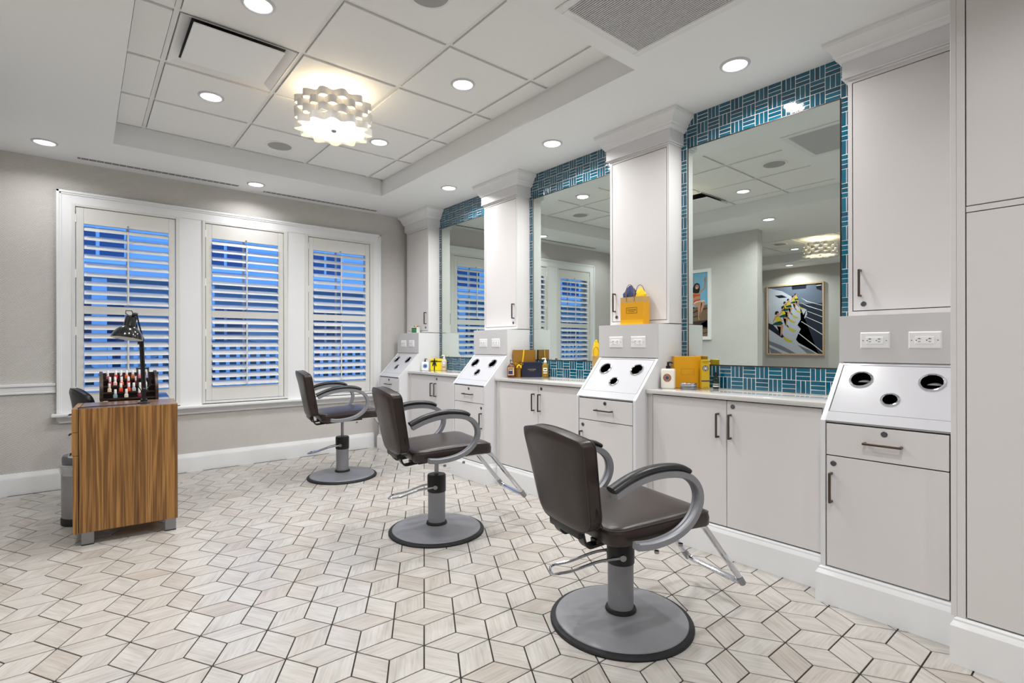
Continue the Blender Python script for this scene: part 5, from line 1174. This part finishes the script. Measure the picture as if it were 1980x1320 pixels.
SKIERS=[(1,'wake',[(4.854,2.338),(4.855,1.849),(4.84,1.001),(3.916,1.001),(4.116,1.13),(4.277,1.216),(4.323,1.278),(4.277,1.401),(4.23,1.486),(4.294,1.562),(4.184,1.644),(4.115,1.763),(4.127,1.861),(4.241,1.916),(4.369,2.11),(4.584,2.251)]),(1,'dark',[(4.404,2.349),(4.126,2.358),(4.137,2.27),(4.392,2.267)]),(1,'dark',[(3.963,2.352),(3.859,2.354),(3.857,2.204),(3.947,2.248)]),(1,'dark',[(4.731,2.174),(4.584,2.176),(4.488,2.118),(4.645,2.117)]),(2,'dark',[(4.851,1.618),(4.77,1.589),(4.549,1.343),(4.585,1.312),(4.851,1.502)]),(2,'grey',[(4.839,1.257),(4.586,1.155),(4.324,1.006),(4.442,1.003),(4.839,1.18)]),(2,'grey',[(4.839,1.129),(4.647,1.041),(4.586,1.001),(4.808,1.001)]),(2,'grey',[(4.3,1.179),(4.117,1.094),(3.96,1.004),(4.117,1.006)]),(2,'white',[(4.286,1.407),(4.274,1.413),(3.831,1.048),(3.834,1.026)]),(2,'white',[(4.23,1.631),(4.218,1.636),(3.837,1.375),(3.839,1.357)]),(2,'white',[(4.15,1.722),(4.138,1.725),(3.844,1.578),(3.844,1.563)]),(2,'white',[(4.115,1.826),(4.106,1.83),(3.847,1.713),(3.847,1.701)]),(2,'white',[(4.258,2.016),(4.115,1.94),(3.849,1.832),(3.849,1.82),(4.121,1.928)]),(2,'white',[(4.241,2.107),(4.115,2.025),(3.851,1.932),(3.851,1.924),(4.126,2.016)]),(2,'white',[(3.952,2.318),(3.865,2.322),(3.865,2.305),(3.953,2.304)]),(3,'skin',[(4.348,2.143),(4.328,2.15),(4.304,2.142),(4.296,2.117),(4.275,2.091),(4.286,2.089),(4.304,2.108),(4.345,2.108),(4.363,2.079),(4.37,2.085)]),(4,'yellow',[(4.342,2.127),(4.304,2.133),(4.293,2.095),(4.299,2.08),(4.337,2.077)]),(4,'green',[(4.369,2.067),(4.345,2.08),(4.293,2.089),(4.273,2.066),(4.287,2.052),(4.334,2.052),(4.366,2.054)]),(4,'skin',[(4.331,2.147),(4.332,2.175),(4.313,2.179),(4.307,2.155),(4.315,2.142)]),(5,'hair',[(4.35,2.158),(4.345,2.186),(4.322,2.19),(4.31,2.177),(4.325,2.172),(4.332,2.154)]),(4,'skin',[(4.334,2.055),(4.287,2.058),(4.269,2.041),(4.278,1.999),(4.287,1.947),(4.299,1.945),(4.299,1.994),(4.294,2.031),(4.322,2.039)]),(3,'dark',[(4.322,2.014),(4.305,2.0),(4.258,1.924),(4.27,1.918)]),(5,'yellow',[(4.277,1.931),(4.253,1.926),(4.212,1.9),(4.181,1.889),(4.192,1.874),(4.218,1.877),(4.258,1.902)]),(3,'skin',[(4.4,2.096),(4.378,2.105),(4.352,2.096),(4.342,2.068),(4.32,2.04),(4.331,2.037),(4.352,2.059),(4.397,2.059),(4.417,2.026),(4.425,2.033)]),(4,'yellow',[(4.394,2.079),(4.352,2.086),(4.339,2.044),(4.346,2.028),(4.388,2.024)]),(4,'green',[(4.423,2.012),(4.397,2.028),(4.339,2.038),(4.317,2.012),(4.333,1.996),(4.384,1.996),(4.42,1.998)]),(4,'skin',[(4.381,2.102),(4.383,2.133),(4.361,2.137),(4.355,2.11),(4.363,2.096)]),(5,'hair',[(4.402,2.114),(4.397,2.144),(4.371,2.149),(4.358,2.134),(4.374,2.129),(4.383,2.109)]),(4,'skin',[(4.384,2.0),(4.333,2.003),(4.312,1.985),(4.323,1.938),(4.333,1.881),(4.346,1.878),(4.346,1.932),(4.34,1.973),(4.371,1.982)]),(3,'dark',[(4.371,1.954),(4.352,1.94),(4.301,1.855),(4.314,1.849)]),(5,'yellow',[(4.321,1.863),(4.294,1.858),(4.25,1.829),(4.215,1.817),(4.228,1.801),(4.256,1.804),(4.301,1.831)]),(3,'skin',[(4.491,2.036),(4.465,2.046),(4.436,2.036),(4.425,2.005),(4.399,1.972),(4.412,1.969),(4.436,1.994),(4.488,1.993),(4.51,1.956),(4.519,1.964)]),(4,'yellow',[(4.484,2.016),(4.436,2.025),(4.421,1.977),(4.428,1.958),(4.476,1.954)]),(4,'green',[(4.517,1.94),(4.488,1.958),(4.421,1.97),(4.395,1.941),(4.414,1.923),(4.473,1.922),(4.514,1.925)]),(4,'skin',[(4.469,2.042),(4.471,2.077),(4.447,2.082),(4.439,2.052),(4.449,2.036)]),(5,'hair',[(4.493,2.056),(4.487,2.09),(4.458,2.096),(4.443,2.079),(4.461,2.073),(4.471,2.05)]),(4,'skin',[(4.473,1.926),(4.414,1.931),(4.39,1.91),(4.403,1.857),(4.414,1.792),(4.429,1.789),(4.429,1.85),(4.423,1.896),(4.458,1.906)]),(3,'dark',[(4.458,1.875),(4.436,1.858),(4.377,1.763),(4.392,1.756)]),(5,'yellow',[(4.401,1.772),(4.37,1.767),(4.319,1.734),(4.28,1.72),(4.294,1.702),(4.327,1.705),(4.377,1.736)]),(3,'skin',[(4.558,1.978),(4.53,1.989),(4.497,1.979),(4.485,1.944),(4.456,1.908),(4.471,1.905),(4.497,1.932),(4.554,1.931),(4.579,1.89),(4.589,1.899)]),(4,'yellow',[(4.55,1.956),(4.497,1.966),(4.481,1.914),(4.489,1.893),(4.542,1.888)]),(4,'green',[(4.587,1.873),(4.554,1.893),(4.481,1.906),(4.452,1.874),(4.473,1.854),(4.538,1.853),(4.583,1.856)]),(4,'skin',[(4.534,1.985),(4.536,2.024),(4.509,2.029),(4.501,1.996),(4.512,1.978)]),(5,'hair',[(4.561,2.0),(4.554,2.038),(4.521,2.044),(4.505,2.026),(4.525,2.019),(4.536,1.994)]),(4,'skin',[(4.538,1.858),(4.473,1.863),(4.447,1.84),(4.461,1.781),(4.473,1.71),(4.489,1.706),(4.489,1.774),(4.482,1.825),(4.522,1.835)]),(3,'dark',[(4.522,1.801),(4.497,1.783),(4.432,1.678),(4.449,1.67)]),(5,'yellow',[(4.458,1.688),(4.424,1.682),(4.368,1.646),(4.324,1.632),(4.34,1.612),(4.376,1.615),(4.433,1.649)]),(3,'skin',[(4.599,1.878),(4.564,1.891),(4.524,1.879),(4.51,1.837),(4.475,1.794),(4.493,1.79),(4.525,1.822),(4.594,1.821),(4.624,1.77),(4.636,1.781)]),(4,'yellow',[(4.589,1.851),(4.524,1.863),(4.505,1.801),(4.515,1.776),(4.579,1.768)]),(4,'green',[(4.634,1.75),(4.594,1.774),(4.505,1.79),(4.471,1.753),(4.495,1.728),(4.574,1.727),(4.629,1.729)]),(4,'skin',[(4.569,1.886),(4.572,1.933),(4.539,1.939),(4.529,1.9),(4.542,1.878)]),(5,'hair',[(4.602,1.904),(4.594,1.95),(4.554,1.958),(4.534,1.936),(4.559,1.927),(4.572,1.897)]),(4,'skin',[(4.574,1.732),(4.495,1.739),(4.464,1.712),(4.481,1.641),(4.495,1.554),(4.515,1.549),(4.515,1.632),(4.507,1.693),(4.554,1.705)]),(3,'dark',[(4.554,1.664),(4.525,1.642),(4.447,1.517),(4.466,1.507)]),(5,'yellow',[(4.478,1.528),(4.437,1.521),(4.369,1.479),(4.316,1.462),(4.335,1.437),(4.379,1.441),(4.447,1.481)]),(3,'skin',[(4.723,1.76),(4.68,1.777),(4.631,1.762),(4.613,1.711),(4.57,1.658),(4.592,1.653),(4.631,1.692),(4.717,1.689),(4.755,1.627),(4.77,1.64)]),(4,'yellow',[(4.711,1.727),(4.631,1.743),(4.607,1.666),(4.619,1.635),(4.699,1.625)]),(4,'green',[(4.767,1.602),(4.717,1.632),(4.607,1.654),(4.564,1.608),(4.595,1.577),(4.693,1.574),(4.761,1.576)]),(4,'skin',[(4.686,1.771),(4.69,1.828),(4.649,1.836),(4.637,1.788),(4.653,1.76)]),(5,'hair',[(4.727,1.792),(4.717,1.849),(4.668,1.859),(4.643,1.832),(4.674,1.821),(4.69,1.784)]),(4,'skin',[(4.693,1.58),(4.595,1.59),(4.556,1.557),(4.577,1.47),(4.595,1.363),(4.619,1.357),(4.619,1.458),(4.609,1.534),(4.668,1.548)]),(3,'dark',[(4.668,1.497),(4.631,1.471),(4.535,1.318),(4.559,1.306)]),(5,'yellow',[(4.573,1.331),(4.522,1.324),(4.439,1.273),(4.374,1.254),(4.397,1.223),(4.451,1.227),(4.535,1.274)])]

PC = {'rock': (120, 98, 76), 'rockd': (58, 46, 38), 'skin': (190, 142, 112), 'orange': (206, 84, 40), 'white': (228, 226, 222), 'hair': (30, 26, 28), 'wake': (186, 192, 204), 'grey': (120, 122, 132), 'dark': (28, 32, 46), 'yellow': (196, 184, 52), 'green': (24, 78, 74), 'sky': (120, 176, 206), 'water': (44, 52, 68), 'waterup': (104, 116, 134)}
PM = {k: M_('print_' + k, v, .35, var=.05, vscale=40) for k, v in PC.items()}
def picture(name, label, x, fy0, fy1, fz0, fz1, fw_, fmat, bgs, polys, th=.03, ylim=9):
    root = thing(name, label, 'picture', (x, (fy0 + fy1) / 2, fz0))
    bm = B()
    for a in ((fy0, fy0 + fw_, fz0, fz1), (fy1 - fw_, fy1, fz0, fz1), (fy0 + fw_, fy1 - fw_, fz0, fz0 + fw_), (fy0 + fw_, fy1 - fw_, fz1 - fw_, fz1)): box(bm, x, x + th, *a, .002, 1)
    mk('frame', bm, fmat, root)
    bm = B(); keys = []
    y0, y1, z0, z1 = fy0 + fw_, fy1 - fw_, fz0 + fw_, fz1 - fw_
    xs0 = x + th * .55
    def mi(c):
        if c not in keys: keys.append(c)
        return keys.index(c)
    for c, a, b in bgs: box(bm, x + .002, xs0, y0, y1, z0 + (z1 - z0) * a, z0 + (z1 - z0) * b, mi=mi(c))
    for lay, c, pts in polys:
        p = [(min(max(y, y0 + .001), y1 - .001), min(max(z, z0 + .001), z1 - .001)) for y, z in pts]
        xx = xs0 + .0004 * lay + .00005 * (len(keys))
        try:
            vq = [bm.verts.new((xx, y, z)) for y, z in p]; fc = bm.faces.new(vq); fc.material_index = mi(c)
        except ValueError: pass
    bmesh.ops.triangulate(bm, faces=[f_ for f_ in bm.faces if len(f_.verts) > 4])
    mk('print', bm, [PM[k] for k in keys], root, smooth=0)
picture('framed_poster', 'white-framed poster of a bather on rocks, seen in the nearest mirror', -.6298, 3.866, 4.64, 1.250, 2.264, .048, M_('frame_white', (236, 236, 234), .4), [('sky', 0, 1)], WOMAN)
picture('framed_photograph', 'wood-framed photograph of water skiers, seen in the nearest mirror', -4.6298, 3.812, 4.888, .972, 2.378, .028, M_('frame_oak', (202, 172, 140), .45), [('water', 0, .72), ('waterup', .72, 1)], SKIERS, .045)

# ================================================================== OUTSIDE THE WINDOWS
bm = B(); box(bm, -30, 26, 5.9, 40, -.62, -.5); struct(mk('outdoor_ground', bm, M_('dusk_lawn', (60, 84, 70), .9, var=.3, vscale=3), smooth=0))
sid = M_('clapboard', (220, 226, 232), .7); dkg = M_('dusk_glass', (74, 90, 120), .1)
root = thing('neighbor_building', 'pale clapboard building across the yard seen through the shutters', 'building', (4, 17, -.5))
bm = B(); box(bm, -26, 22, 17, 22, -.5, 8)
for k in range(28): box(bm, -26, 22, 16.97, 17, -.5 + .3 * k, -.5 + .3 * k + .04)
mk('wall', bm, sid, root, smooth=0)
for zr in (.6, 3.4):
    for k in range(14):
        x = -20 + k * 2.9
        bm = B(); box(bm, x - .62, x + .62, 16.92, 16.97, zr - .1, zr + 1.75); wn = mk('window', bm, trimw, root, smooth=0)
        for q in (-1, 1):
            for zz in (0, .85):
                bm = B(); box(bm, x + q * .29 - .25, x + q * .29 + .25, 16.90, 16.92, zr + zz, zr + zz + .78); mk('pane', bm, dkg, wn, smooth=0)
bm = B(); box(bm, -20, 18, 15.2, 16.9, 2.75, 2.95); mk('porch_roof', bm, trimw, root, smooth=0)
for k in range(16):
    x = -19.5 + k * 2.2; bm = B(); box(bm, x - .14, x + .14, 15.25, 15.53, -.5, 2.75, .01, 1); mk('porch_post', bm, trimw, root)
root = thing('yard_fence', 'white picket fence in the yard seen through the shutters', 'fence', (4, 12.5, -.5))
for z in (.25, 1.02): bm = B(); box(bm, -8, 16, 12.48, 12.52, z, z + .08); mk('fence_rail', bm, trimw, root, smooth=0)
bm = B(); box(bm, -.035, .035, -.012, .012, 0, 1.75); pme = bpy.data.meshes.new('picket'); bm.to_mesh(pme); bm.free(); pme.materials.append(trimw)
for k in range(110):
    o = bpy.data.objects.new('picket', pme); COL.objects.link(o); o.parent = root; o.location = (-11.4 + k * .2, -.04, 0)
leaf = M_('dusk_hedge', (74, 92, 92), .8, var=.5, vscale=12)
for k, (x, lab) in enumerate(((-5.2, 'dark clipped shrub behind the fence, leftmost'), (-1.4, 'dark clipped shrub behind the fence, second from left'), (2.4, 'dark clipped shrub behind the fence, third from left'), (6.2, 'dark clipped shrub behind the fence, fourth from left'), (10.0, 'dark clipped shrub behind the fence, rightmost'))):
    root = thing('hedge_shrub', lab, 'shrub', (x, 13.4, -.5), 0, 'clipped shrubs behind the yard fence'); rnd = random.Random(k)
    bm = B(); bmesh.ops.create_icosphere(bm, subdivisions=4, radius=1)
    for v in bm.verts:
        j = 1 + .12 * math.sin(7 * v.co.x + k) * math.sin(6 * v.co.z) + rnd.uniform(-.06, .06)
        v.co = Vector((x + v.co.x * 1.5 * j, 13.4 + v.co.y * .6 * j, .35 + v.co.z * .95 * j))
        v.co.z = max(v.co.z, -.5)
    mk('foliage', bm, leaf, root, smooth=0)
    bm = B(); tube(bm, [(x, 13.4, -.5), (x + .05, 13.4, .3)], .07, 8); mk('stem', bm, M_('bark', (60, 46, 36), .9), root)
